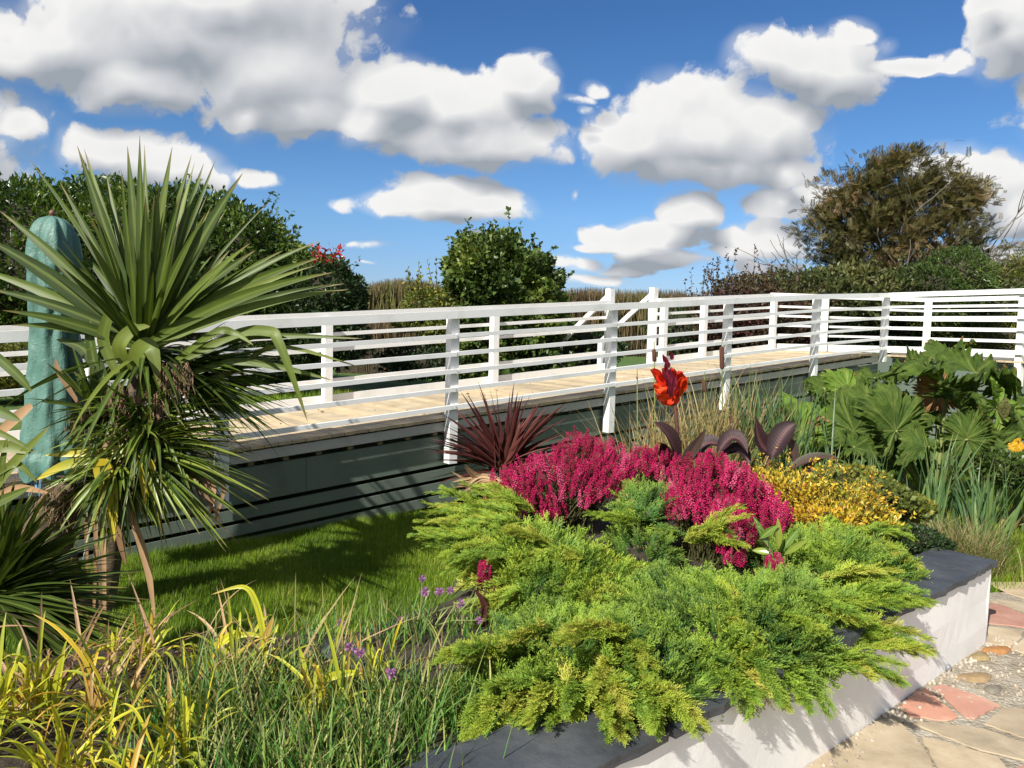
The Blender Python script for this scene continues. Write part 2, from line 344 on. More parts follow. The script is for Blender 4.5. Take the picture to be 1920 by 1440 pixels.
# ------------------------------------------------------------------ ground
WA = G(1849,1205)[:2]; WB = G(1510,1440)[:2]; wd_ = (WA-WB)/np.linalg.norm(WA-WB); wn_ = np.array([-wd_[1], wd_[0]])
def wc(s, t, z): p = WA+wd_*s+wn_*t; return np.array([p[0], p[1], z])
def wst(x, y):
    x = np.asarray(x)-WA[0]; y = np.asarray(y)-WA[1]; return x*wd_[0]+y*wd_[1], x*wn_[0]+y*wn_[1]
BED = [wc(-.1,.12,0)[:2], wc(-3,.12,0)[:2], wc(-7,.12,0)[:2], (-5,1.2), (-2.6,2.75), (-1.93,2.95), (-1.31,3.15), (-.71,3.3), (-.28,3.8), (-.38,4.5), (-.25,5.2), (.5,6.1), (1.6,6.6), (2.5,5.9), (2.7,5.0), wc(-.1,.5,0)[:2]]
BED = np.array([np.array(p) for p in BED])
def polydist(x, y, PG):
    x = np.asarray(x, float); y = np.asarray(y, float); ins = np.zeros(x.shape, bool); d = np.full(x.shape, 1e9); n = len(PG)
    for i in range(n):
        a = PG[i]; b = PG[(i+1)%n]
        c = ((a[1] > y) != (b[1] > y)) & (x < (b[0]-a[0])*(y-a[1])/(b[1]-a[1]+1e-12)+a[0]); ins ^= c
        ab = b-a; t = np.clip(((x-a[0])*ab[0]+(y-a[1])*ab[1])/(ab@ab), 0, 1)
        d = np.minimum(d, np.hypot(x-a[0]-t*ab[0], y-a[1]-t*ab[1]))
    return np.where(ins, d, -d)
def ss(a, b, x): t = np.clip((x-a)/(b-a), 0, 1); return t*t*(3-2*t)
def gz(x, y, full=False):
    x = np.asarray(x, float); y = np.asarray(y, float)
    s, t = st(x, y); sw, tw = wst(x, y)
    z = -.17+.17*ss(.8, 2.6, x)
    z = z+ss(1.4, 2.8, t)*(.62-z)
    z = z+.02*np.sin(x*1.7+y)*np.cos(y*1.3)
    bd = polydist(x, y, BED); m = ss(-.12, .22, bd); z = z+m*(.37-z)
    z = z+m*.02*np.sin(x*9)*np.sin(y*8)
    pat = (tw < .1) | ((sw > -.02) & (y < 4.85+.1*(x-2.5)))
    z = np.where(pat & (x > -8), np.minimum(z, -.05), z)
    return (z, m) if full else z
def axis(lo, hi, st_, far):
    a = list(np.arange(lo, hi, st_)); s_ = st_; v = hi
    while v < far: a.append(v); s_ *= 1.25; v += s_
    s_ = st_; v = lo-st_
    while v > -far: a.insert(0, v); s_ *= 1.25; v -= s_
    return np.array(a)
gx = axis(-4, 9, .08, 900); gy = axis(-1, 14, .08, 1200)
X, Y = np.meshgrid(gx, gy); Z, M_ = gz(X, Y, True)
idx = np.arange(X.size).reshape(X.shape); qf = np.stack([idx[:-1,:-1], idx[:-1,1:], idx[1:,1:], idx[1:,:-1]], -1).reshape(-1,4)
mb = MB(); mb.add(np.stack([X,Y,Z], -1).reshape(-1,3), qf, np.stack([M_, 0*M_, 0*M_], -1).reshape(-1,3))
def groundm():
    m, t, b = newmat('ground'); v = objco(t)
    g_ = ramp(t, noise(t, 5, 10, .7, v), [(.3,(.035,.075,.010)),(.5,(.065,.13,.018)),(.7,(.12,.17,.035))])
    so = ramp(t, noise(t, 18, 8, .7, v), [(.3,(.025,.018,.012)),(.55,(.06,.045,.03)),(.75,(.14,.11,.08))])
    a = t.nodes.new('ShaderNodeAttribute'); a.attribute_name = 'Col'; s_ = t.nodes.new('ShaderNodeSeparateColor'); t.links.new(a.outputs['Color'], s_.inputs[0])
    c = mixc(t, s_.outputs[0], g_, so); t.links.new(c, b.inputs['Base Color']); b.inputs['Roughness'].default_value = .95
    bump(t, b, noise(t, 45, 6, .7, v), .8, .03); return m
gob = mb.build('ground', groundm(), smooth=True); gob['kind'] = 'structure'

# patio: mortar sheet plus crazy-paving stones
pat = MB()
pl = [wc(-9,-.0,0)[:2], wc(0,0,0)[:2], wc(.0,.35,0)[:2], (2.75,4.85), (12,5.75), (12,-5), (-8,-5)]
N_ = 40
pat.add([(p[0],p[1],0.0) for p in pl]+[(5,1.5,0)], [(i,(i+1)%7,7) for i in range(7)], (.5,0,0), 0)
def z4(pts): return [(1440+a/3.6, 1040+b/3.6) for a, b in pts]
SL_ = [(1,z4([(890,1040),(930,990),(1000,925),(1070,905),(1180,1010),(1290,1105),(1210,1132),(1090,1115),(960,1095)])),
 (1,z4([(1105,900),(1170,885),(1400,950),(1570,1025),(1480,1070),(1385,1112),(1335,1110),(1220,1000)])),
 (1,z4([(1492,335),(1590,348),(1728,412),(1900,500),(1830,520),(1700,492),(1484,468)])),
 (0,z4([(1480,492),(1600,505),(1728,520),(1700,580),(1640,632),(1478,600)])),
 (0,z4([(1506,190),(1800,190),(1800,310),(1728,300),(1610,262),(1504,208)])),
 (0,z4([(1500,318),(1610,316),(1790,330),(1860,450),(1728,396),(1590,338)])),
 (0,z4([(1640,642),(1730,572),(1850,560),(1850,680),(1728,672)])),
 (0,z4([(1466,1150),(1530,1085),(1600,1035),(1740,1050),(1900,1120),(1900,1300),(1700,1235)])),
 (0,z4([(965,1140),(1120,1142),(1270,1160),(1440,1180),(1728,1275),(1900,1350),(1900,1460),(1728,1395),(1440,1330),(1190,1235)])),
 (0,z4([(1035,1238),(1150,1258),(1300,1305),(1560,1380),(1660,1500),(1200,1560),(1120,1400)])),
 (0,z4([(240,1450),(440,1310),(640,1190),(760,1120),(900,1150),(1000,1240),(1090,1380),(1160,1560),(700,1700),(300,1650)])),
 (1,z4([(1680,1450),(1760,1415),(1950,1480),(1950,1650),(1720,1600)]))]
for mi, pp in SL_:
    pt = np.array([G(a,b,0)[:2] for a,b in pp]); c = pt.mean(0)
    # densify and roughen the outline
    o_ = []
    for i in range(len(pt)):
        a, b = pt[i], pt[(i+1)%len(pt)]
        for q_ in range(4): o_.append(a+(b-a)*q_/4+U(-.005,.005,2))
    o_ = np.array(o_); n = len(o_); r1 = c+(o_-c)*.985; Rr = U(.2,.9)
    V = np.vstack([np.c_[o_, np.full(n,.001)], np.c_[o_, np.full(n,.004)], np.c_[r1, np.full(n,.007)], [[c[0],c[1],.007]]])
    pat.add(V, [(i,(i+1)%n,n+(i+1)%n,n+i) for i in range(n)]+[(n+i,n+(i+1)%n,2*n+(i+1)%n,2*n+i) for i in range(n)], (Rr,0,0), 1+mi)
    pat.add(np.vstack([np.c_[r1, np.full(n,.0072)], [[c[0],c[1],.0072]]]), [(i,(i+1)%n,n) for i in range(n)], (Rr,0,0), 1+mi)
# more stones outside the frame
for i in range(260):
    cx0, cy0 = -2+(i%20)*.50+U(-.05,.05)+.25*((i//20)%2), -1.2+(i//20)*.47+U(-.05,.05)
    if cy0 > 4.5+.1*(cx0-2.5) or (wst(cx0,cy0)[0] > -.2 and wst(cx0,cy0)[1] > -.3 and cx0 < 2.7): continue
    if wst(cx0, cy0)[1] > -.3 and wst(cx0,cy0)[0] < 0: continue
    r = ray(0,0); v = np.array([cx0,cy0,-CAMZ]); d_ = v@cf; px = 960+F*(v@cr)/d_ if d_ > 0 else -1; py = 720-F*(v@cu)/d_ if d_ > 0 else 9999
    if 0 < px < 2060 and 0 < py < 1600: continue
    a = np.sort(U(0,2*np.pi,6)); a = np.arange(6)*np.pi/3+U(-.2,.2,6); rr = U(.2,.25,6)
    V = np.c_[cx0+rr*np.cos(a), cy0+rr*np.sin(a), np.full(6,.006)]; pat.poly(V, (U(.2,.9),0,0), 1+int(U(0,1)>.8))
po = pat.build('patio', [CONC, SANDST, PINKST]); po['kind'] = 'structure'
ESTN = [(1430,695,75,26,(.30,.22,.10),'flat brown stone set in the pebbly concrete below the orange one'),(1400,835,120,32,(.32,.22,.11),'long brown stone in the pebbly concrete, nearest the pink paving'),
 (1520,915,62,26,(.20,.18,.14),'grey brown stone set in the pebbly concrete at the right'),(1545,650,100,26,(.38,.18,.06),'rust orange stone at the foot of the white wall corner')]
for a,b,ra,rb,c_,lb in ESTN:
    m_ = plain('stone_'+lb[:8], [(.3,tuple(x*.6 for x in c_)),(.6,c_),(.8,tuple(min(1,x*1.4) for x in c_))], 12, .8)
    ct = G(1440+a/3.6, 1040+b/3.6); ex = G(1440+(a+ra)/3.6, 1040+b/3.6)-ct; ey = G(1440+a/3.6, 1040+(b-rb)/3.6)-ct
    q = MB(); n = 18; th = np.linspace(0,2*np.pi,n,endpoint=False); w_ = 1+.12*np.sin(3*th+a)
    V = [ct+[0,0,.02]]
    for rr, h in ((.5,.018),(.85,.012),(1,.002)):
        for k_, t_ in enumerate(th): V.append(ct+(ex*math.cos(t_)+ey*math.sin(t_))*rr*w_[k_]+np.array([0,0,h]))
    q.add(V, [(0,1+i,1+(i+1)%n) for i in range(n)], (.5,0,0)); 
    q.add(V, [(1+r_*n+i,1+r_*n+n+i,1+r_*n+n+(i+1)%n,1+r_*n+(i+1)%n) for r_ in range(2) for i in range(n)], (.5,0,0))
    tag(q.build('paving_stone', m_, smooth=True, loc=ct), lb, 'stone')
# loose pebbles along the wall foot
def blob(mb, c, r, C=None, mat=0, n=8, k=6, jit=.2, flat=1):
    th = np.linspace(0,2*np.pi,n,endpoint=False); V = [(c[0],c[1],c[2]-r*flat)]
    for j in range(1,k):
        ph = -math.pi/2+math.pi*j/k
        for t_ in th:
            q_ = r*(1+U(-jit,jit)); V.append((c[0]+q_*math.cos(ph)*math.cos(t_), c[1]+q_*math.cos(ph)*math.sin(t_), c[2]+q_*math.sin(ph)*flat))
    V.append((c[0],c[1],c[2]+r*flat)); e_ = len(V)-1
    mb.add(V, [(0,1+(i+1)%n,1+i) for i in range(n)]+[(e_,e_-n+i,e_-n+(i+1)%n) for i in range(n)], C, mat)
    mb.add(V, [(1+j*n+i,1+j*n+(i+1)%n,1+(j+1)*n+(i+1)%n,1+(j+1)*n+i) for j in range(k-2) for i in range(n)], C if C is not None else (.5,0,0), mat)
q = MB()
for i in range(260):
    s_ = U(-2.0,.15); p = wc(s_, -.01-abs(rng.normal(0,.05)), 0); r = U(.003,.011); blob(q, (p[0],p[1],r*.5), r, (U(0,1),0,0), 0, 6, 4)
for i in range(140):
    p = G(1440+U(1180,1800)/3.6, 1040+U(640,1010)/3.6); r = U(.003,.010); blob(q, (p[0],p[1],r*.3), r, (U(0,1),0,0), 0, 6, 4)
tag(q.build('gravel', plain('gravel', [(.3,(.22,.18,.13)),(.6,(.5,.45,.38)),(.8,(.65,.6,.52))], 3, .85, attr=True), smooth=True), 'pale loose grit along the foot of the white wall', 'gravel', kind='stuff')
q = MB(); c = G(1777,1258); blob(q, (c[0],c[1],.018), .018, (.5,0,0), jit=.05, n=12, k=8)
tag(q.build('pebble', plain('pebble', [(.3,(.12,.12,.13)),(.7,(.32,.32,.33))], 30, .3), smooth=True, loc=c), 'shiny round grey pebble lying against the foot of the white wall', 'pebble')

# ------------------------------------------------------------------ planter wall and slate coping
H = .415
pw = thing('planter_wall', 'low white rendered planter wall with dark slate coping beside the patio', 'wall', wc(0,0,0))
mb = MB()
ns = 60; ss_ = np.linspace(-6.5, 0, ns); V = []; 
for s_ in ss_:
    for t_, z_ in ((0,-.1),(.004*math.sin(s_*5),.1),(.006*math.sin(s_*3+1),.25),(0,H)): V.append(wc(s_, t_+.0, z_))
Fq = [(i*4+j,(i+1)*4+j,(i+1)*4+j+1,i*4+j+1) for i in range(ns-1) for j in range(3)]
mb.add(V, Fq, (.5,0,0))
box8(mb, [wc(0,0,-.1),wc(0,.26,-.1),wc(-.02,.26,-.1),wc(-.02,.0,-.1),wc(0,0,H),wc(0,.26,H),wc(-.02,.26,H),wc(-.02,.003,H)], (.5,0,0))
box8(mb, [wc(-6.5,.24,-.1),wc(-.02,.24,-.1),wc(-.02,.26,-.1),wc(-6.5,.26,-.1),wc(-6.5,.24,H),wc(-.02,.24,H),wc(-.02,.26,H),wc(-6.5,.26,H)], (.5,0,0))
mb.build('wall', RENDER, pw)
def slab(s0, s1, t0, t1, zt=H+.034, th=.03, sk=0, jag=.008):
    q = MB(); n = 10
    e1 = [wc(s0+(s1-s0)*i/n+(sk if i==0 else 0), t0+U(-jag,jag), zt+U(-.001,.001)) for i in range(n+1)]
    e2 = [wc(s1-(s1-s0)*i/n, t1+U(-jag,jag), zt+U(-.001,.001)) for i in range(n+1)]
    top = np.array(e1+e2); c = top.mean(0); m = len(top); low = top-[0,0,th]; low[:,:2] = c[:2]+(low[:,:2]-c[:2])*(1-.004+U(-.006,.006,(m,1)))
    q.add(np.vstack([top,[c]]), [(i,(i+1)%m,m) for i in range(m)], (U(.2,.8),0,0))
    q.add(np.vstack([top,low]), [(i,m+i,m+(i+1)%m,(i+1)%m) for i in range(m)], (.5,0,0))
    q.add(np.vstack([low,[c-[0,0,th]]]), [((i+1)%m,i,m) for i in range(m)], (.5,0,0))
    return q.build('coping_slab', SLATE, pw)
slab(-.30, .035, -.02, .30, zt=H+.038)
slab(-.98, -.305, -.022, .31); slab(-1.6, -.985, -.02, .30, zt=H+.036); slab(-2.15,-1.605,-.02,.3)
slab(-2.78,-2.155,-.025,.33, zt=H+.036); slab(-3.5,-2.80,-.02,.31); slab(-4.3,-3.51,-.02,.31); slab(-5.4,-4.31,-.02,.31)
# loose slate pieces in the bed behind the coping
def loose(px, py, px2, py2, wdt, lb):
    a = G(px,py,.41); b = G(px2,py2,.41); d_ = (b-a)/np.linalg.norm(b-a); n_ = np.array([-d_[1],d_[0],0])*wdt
    q = MB(); o_ = np.array([a-n_*.8, (a+b)/2-n_*1.1, b-n_, b+n_*.2, b+n_*.9, (a+b)/2+n_, a+n_]); m = len(o_); c = o_.mean(0)
    q.add(np.vstack([o_,[c]]), [(i,(i+1)%m,m) for i in range(m)], (.5,0,0)); q.add(np.vstack([o_,o_-[0,0,.03]]), [(i,m+i,m+(i+1)%m,(i+1)%m) for i in range(m)], (.5,0,0))
    tag(q.build('slate_slab', SLATE, loc=c), lb, 'slate')
loose(895,1470,830,1400,.08,'dark slate slab at the bottom edge under the chive stalks')
loose(700,1236,600,1200,.05,'small dark slate among dry grass behind the chives')

# ------------------------------------------------------------------ ramp
rp = thing('access_ramp', 'long raised timber ramp with pale decking and dark green boarded sides', 'ramp', RP(0,0,-ZT))
S0, S1, TB = -7.0, 5*STEP, 1.75
F5 = R0+dv*S1; ev = np.array([.43,-.903]); ev /= np.linalg.norm(ev)
B1s = 10.25
B2 = np.array(P(1741, 560, 14.3)[:2])
ZL = dz(99)
mb = MB(); s_ = S0; bw = .12
while s_ < B1s:
    a, b = s_, min(s_+bw-.006, B1s); h = U(-.001,.001); e1, e2 = .078+U(-.004,.004), TB+.02
    box8(mb, [RP(a,e1,-.028),RP(b,e1,-.028),RP(b,e2,-.028),RP(a,e2,-.028),RP(a,e1,h),RP(b,e1,h),RP(b,e2,h),RP(a,e2,h)], (U(.1,.9),0,0)); s_ += bw
# landing boards: strips along the ramp direction clipped by the landing outline
def L3(p, h): return (p[0], p[1], ZL+h)
A0 = np.array(RP(B1s,.09,0)[:2]); A1 = np.array(F5)+nv*.09; C1 = np.array(RP(B1s,TB+.02,0)[:2]); E1 = A1+ev*5.0
n = int(np.linalg.norm(A1-A0)/bw)
for i in range(n):
    f0, f1 = i/n, (i+1)/n-.006/np.linalg.norm(A1-A0)
    a = A0+(A1-A0)*f0; b = A0+(A1-A0)*f1; c = C1+(B2-C1)*f0*.45; d_ = C1+(B2-C1)*f1*.45
    hh = [0 if i else 0 for _ in range(4)]
    box8(mb, [L3(a,-.028),L3(b,-.028),L3(d_,-.028),L3(c,-.028),L3(a,0),L3(b,0),L3(d_,0),L3(c,0)], (U(.1,.9),0,0))
mid = C1+(B2-C1)*.45; n = 46; off = B2+ev*5.6
for i in range(n):
    f0, f1 = i/n, (i+1)/n-.001
    a = A1+(E1-A1)*f0-np.array([ev[1],-ev[0]])*.02; b = A1+(E1-A1)*f1-np.array([ev[1],-ev[0]])*.02; c = mid+(off-mid)*f0; d_ = mid+(off-mid)*f1
    box8(mb, [L3(a,-.030),L3(b,-.030),L3(d_,-.030),L3(c,-.030),L3(a,-.002),L3(b,-.002),L3(d_,-.002),L3(c,-.002)], (U(.1,.9),0,0))
mb.build('deck', TIMBER, rp)
def lin(mb, p, q, t0, t1, h0, h1, zp, zq, C=None, mat=0):
    """board from p to q (2d), spanning t0..t1 to its left side and h0..h1 above zp/zq"""
    p = np.asarray(p); q = np.asarray(q); d_ = (q-p)/np.linalg.norm(q-p); n_ = np.array([-d_[1], d_[0]])
    a, b, c, e_ = p+n_*t0, q+n_*t0, q+n_*t1, p+n_*t1
    box8(mb, [(a[0],a[1],zp+h0),(b[0],b[1],zq+h0),(c[0],c[1],zq+h0),(e_[0],e_[1],zp+h0),(a[0],a[1],zp+h1),(b[0],b[1],zq+h1),(c[0],c[1],zq+h1),(e_[0],e_[1],zp+h1)], C if C is not None else (U(.2,1),0,0), mat)
p0 = R0+dv*S0
GREYP = paint('grey_paint', (.44,.43,.40), (.2,.2,.18), .4, .5, .2)
mb = MB(); lin(mb, p0, F5, .096, .118, -.115, -.030, dz(S0), ZL-.0); mb.build('fascia', GREYP, rp)
# joist ends seen in the gap under the fascia
mb = MB()
for i in range(60):
    s_ = S0+.3*i
    if s_ > S1: break
    pa = R0+dv*s_; lin(mb, pa, pa+dv*.05, .13, TB-.05, -.17, -.032, dz(s_), dz(s_+.05))
mb.build('joists', OLDWOOD, rp)
def clad(p, q, t0, zp, zq, zb, segs=None):
    # top panel
    L_ = np.linalg.norm(np.asarray(q)-p); k = max(1, int(L_/2.4)); mbp = MB()
    for i in range(k):
        a = p+(q-p)*i/k; b = p+(q-p)*((i+1)/k)-(q-p)/L_*.004; za = zp+(zq-zp)*i/k; zb_ = zp+(zq-zp)*(i+1)/k
        lin(mbp, a, b, t0, t0+.018, -.46, -.165, za, zb_, (U(.3,1),0,0))
    mbp.build('side_panel', GREENP, rp)
    h = -.50; j = 0
    while min(zp,zq)+h > zb-.35 and j < 9:
        m2 = MB(); lin(m2, p, q, t0+.003, t0+.028, h-.092, h, zp, zq, (U(.2,.9),0,0)); m2.build('side_board', GREENP, rp); h -= .128; j += 1
clad(p0, F5, .14, dz(S0), ZL, -.3)
q1 = F5+ev*5
mb = MB(); lin(mb, F5, q1, .10, .12, -.062, -.03, ZL, ZL)
for i in range(38):   # board ends showing brown under the plank
    pa = F5+ev*(.02+.13*i); lin(mb, pa, pa+ev*.124, .075, .10, -.06, -.003, ZL, ZL, (U(0,1),0,0))
mb.build('board_ends', OLDWOOD, rp)
m2 = MB(); lin(m2, F5+ev*.02, q1, .112, .13, -.33, -.066, ZL, ZL, (.8,0,0)); m2.build('side_panel', GREENP, rp)
h = -.375
for j in range(8):
    m2 = MB(); lin(m2, F5, q1, .115, .14, h-.092, h, ZL, ZL); m2.build('side_board', GREENP, rp); h -= .128
# unseen closed far side, added so that the space underneath is dark
mb = MB(); lin(mb, p0, R0+dv*B1s, TB-.02, TB+.0, -1.6, -.04, dz(S0), dz(B1s)); lin(mb, C1, B2, -.01, .01, -1.6,-.05, ZL, ZL); lin(mb, B2, off, -.01,.01,-1.6,-.05,ZL,ZL)
mb.build('unseen_back_boards', GREENP, rp)

def postmb(o2, along, zdeck, hb, ht, w=.092, t0=0.0):
    """post whose outer face starts at o2 and reaches 'left' of along"""
    m2 = MB(); n_ = np.array([-along[1], along[0]]); a = np.asarray(o2)-along*w+n_*t0; b = a+along*w; c = b+n_*w; e_ = a+n_*w
    box8(m2, [(a[0],a[1],zdeck+hb),(b[0],b[1],zdeck+hb),(c[0],c[1],zdeck+hb),(e_[0],e_[1],zdeck+hb),(a[0],a[1],zdeck+ht),(b[0],b[1],zdeck+ht),(c[0],c[1],zdeck+ht),(e_[0],e_[1],zdeck+ht)], (U(.4,1),0,0)); return m2
RH = [.11,.28,.45,.62,.79]
def railrun(parent, p, q, zp, zq, t0, t1, rails=RH, toe=False, jog=0, topw=(.955,1.03)):
    for h in rails:
        m2 = MB(); lin(m2, p, q, t0+U(0,.002), t1, h-.02, h+.02, zp+U(-.005,.005), zq+U(-.005,.005), (U(.4,1),0,0)); m2.build('rail', WHITE, parent)
    m2 = MB(); lin(m2, p, q, t0-.012, t1+.035, topw[0], topw[1], zp, zq, (U(.5,1),0,0)); m2.build('handrail', WHITE, parent)
    if toe:
        m2 = MB(); lin(m2, p, q, t0, t1-.01, .003, .135, zp, zq, (U(.5,1),0,0)); m2.build('toe_board', WHITE, parent)
# near railing along the ramp
fr = thing('near_railing', 'near white railing climbing along the camera side of the ramp', 'railing', RP(0,0,0), 'white railings of the ramp')
for k in range(-3, 6):
    o2 = R0+dv*(STEP*k); postmb(o2, dv, dz(STEP*k), -.45 if k < 5 else -.12, .953).build('post', WHITE, fr)
for k in range(-3, 5, 1):
    a = R0+dv*(STEP*k-.05); b = R0+dv*(STEP*(k+1)-.052 if k < 4 else STEP*5+.0); railrun(fr, a, b, dz(STEP*k-.05), dz(STEP*(k+1)-.052 if k < 4 else STEP*5), -.042, -.001)
# screw heads at the rail ends on the nearest posts
SCREW = plain('rusty_screw', [(.3,(.1,.06,.04)),(.7,(.25,.18,.14))], 20, .5)
for k in range(0, 4):
    for h in RH+[-.2,-.32]:
        m2 = MB(); c = np.array(RP(STEP*k-.05+U(-.01,.01), -.044 if h > 0 else -.001, h)); tube(m2, [c+np.array([nv[0],nv[1],0])*.004, c-np.array([nv[0],nv[1],0])*.002], .004, 6, (.5,0,0)); m2.build('screw', SCREW, fr)
# near railing of the section coming forward on the right
fr2 = thing('near_railing', 'bright white railing of the level walkway at the right edge', 'railing', L3(F5,0), 'white railings of the ramp')
for k in range(1, 3): postmb(F5+ev*2.2*k, ev, ZL, -.36, .953).build('post', WHITE, fr2)
railrun(fr2, F5+ev*.0, F5+ev*4.8, ZL, ZL, -.042, -.001)
m2 = MB(); lin(m2, F5+ev*.0, F5+ev*4.8, .096, .118, .003, .11, ZL, ZL); m2.build('toe_board', WHITE, fr2)
# far railing, two runs with the gate gap, plus the landing
def backrun(lb, sposts, sa, sb, jb=None):
    o = thing('far_railing', lb, 'railing', RP(sa,TB,0), 'white railings of the ramp')
    for s_ in sposts: postmb(R0+dv*s_, dv, dz(s_), .005, .953, .09, TB-.115).build('post', WHITE, o)
    railrun(o, R0+dv*sa, R0+dv*sb, dz(sa), dz(sb), TB-.022, TB+.02, RH[1:])
    m2 = MB(); lin(m2, R0+dv*sa, R0+dv*sb, TB-.0245, TB+.0, .003, .125, dz(sa), dz(sb)); m2.build('toe_board', WHITE, o)
    return o
b1 = backrun('far white railing of the ramp left of the gate opening', [-5,-2.8,-.6,1.68,3.97,6.10], S0, 6.10)
b2 = backrun('far white railing of the ramp between gate opening and bend', [7.26,8.25,10.25], 7.17, B1s)
def oneside(o, p, q, nposts, z=ZL):
    p = np.asarray(p); q = np.asarray(q); d_ = (q-p)/np.linalg.norm(q-p); Lq = np.linalg.norm(q-p)
    for i in nposts: postmb(p+d_*Lq*i, d_, z, .005, .953, .09, -.115).build('post', WHITE, o)
    railrun(o, p, q, z, z, -.022, .02, RH[1:])
    m2 = MB(); lin(m2, p, q, -.0245, .0, .003, .125, z, z); m2.build('toe_board', WHITE, o)
b3 = thing('far_railing', 'far white railing across the back of the landing bend', 'railing', L3(C1,0), 'white railings of the ramp'); oneside(b3, C1, B2, [.34,1.0])
b4 = thing('far_railing', 'far white railing behind the level walkway at right', 'railing', L3(B2,0), 'white railings of the ramp')
oneside(b4, B2+ev*.02, B2+ev*4.6, [.5,1.0])
# gate newels with sloping handrails running down outside
for s_, lb in ((6.16,'left'),(7.12,'right')):
    g_ = thing('gate_post', f'tall white gate post with sloping handrail, {lb} side of the ramp gate opening', 'post', RP(s_,TB,0), 'gate posts of the ramp opening')
    m2 = postmb(R0+dv*(s_+.05), dv, dz(s_), -.2, 1.20, .10, TB+.022); m2.build('newel', WHITE, g_)
    m2 = MB()
    a = np.array(RP(s_-.04, TB+.02, 1.19)); b = np.array(RP(s_-.04, TB+1.15, .38)); dd = np.array([dv[0],dv[1],0])*.045; uu = np.array([0,0,.09])
    box8(m2, [a-uu, b-uu, b-uu+dd, a-uu+dd, a, b, b+dd, a+dd], (.8,0,0)); m2.build('sloping_handrail', WHITE, g_)
    m2 = postmb(R0+dv*(s_), dv, dz(s_), -.9, .36, .09, TB+1.06); m2.build('lower_post', WHITE, g_)
stp = thing('wooden_steps', 'brown sleeper steps outside the ramp gate opening', 'steps', RP(6.6,TB+.1,-.9))
m2 = MB()
for i in range(3): lin(m2, R0+dv*5.6, R0+dv*7.1, TB+.1+.3*i, TB+.4+.3*i, -1.1, -.16-.14*i, dz(6.6), dz(6.6))
m2.build('tread', OLDWOOD, stp)

# ================================================================== PLANTS
def norm(v): v = np.asarray(v, float); return v/(np.linalg.norm(v, axis=-1, keepdims=True)+1e-9)
def sphere_pts(N): v = rng.normal(size=(N,3)); return norm(v)
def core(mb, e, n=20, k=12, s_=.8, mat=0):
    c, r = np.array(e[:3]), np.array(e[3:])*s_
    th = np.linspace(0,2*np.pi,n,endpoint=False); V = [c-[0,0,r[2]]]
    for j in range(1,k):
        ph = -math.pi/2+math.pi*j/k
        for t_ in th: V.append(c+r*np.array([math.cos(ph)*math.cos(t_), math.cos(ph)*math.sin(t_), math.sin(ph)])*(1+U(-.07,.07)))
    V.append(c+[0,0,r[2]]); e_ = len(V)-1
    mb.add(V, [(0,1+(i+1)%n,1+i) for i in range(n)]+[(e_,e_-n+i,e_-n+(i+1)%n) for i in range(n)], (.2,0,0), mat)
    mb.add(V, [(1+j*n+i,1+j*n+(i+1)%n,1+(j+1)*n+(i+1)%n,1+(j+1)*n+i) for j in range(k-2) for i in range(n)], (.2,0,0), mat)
TWIG_CORE = plain('twigs_and_core', [(.3,(.025,.022,.014)),(.7,(.06,.05,.03))], 9, .95, 30, 1, .05)  # real twigs, and the solid dark filling inside the plants
def shell(ells, N, lo=.78, hi=1.04, front=True, lump=.10):
    ells = np.array(ells, float); area = (ells[:,3]*ells[:,5]+ells[:,4]*ells[:,5]+ells[:,3]*ells[:,4]); pr = area/area.sum()
    out_p, out_n = [], []; tot = 0
    while tot < N:
        k = rng.choice(len(ells), N, p=pr); d = sphere_pts(N)
        if front: d = d[(d[:,1] < .45)|(rng.random(N) < .25)]; k = k[:len(d)]
        e = ells[k]; lum = 1+lump*(np.sin(d[:,0]*7+k)*np.cos(d[:,2]*8+2*k)+.5*np.sin(d[:,1]*17+d[:,2]*13))
        rr = (lo+(hi-lo)*rng.random(len(d))**.6)*lum
        p = e[:,:3]+e[:,3:]*d*rr[:,None]; n = norm(d/e[:,3:])
        ok = np.ones(len(p), bool)
        for q in ells:
            r2 = (((p-q[:3])/q[3:])**2).sum(1); ok &= r2 > (lo*.86)**2
        out_p.append(p[ok]); out_n.append(n[ok]); tot += ok.sum()
    p = np.concatenate(out_p)[:N]; n = np.concatenate(out_n)[:N]
    return p, n
def clumpR(p, sc_=1.2, seed=0.0):   # slow random tint over the crown
    return .5+.28*np.sin(p[:,0]*sc_*2.1+seed)*np.cos(p[:,2]*sc_*2.7+seed)+.18*np.sin(p[:,1]*sc_*3.1+p[:,0]*sc_*4)
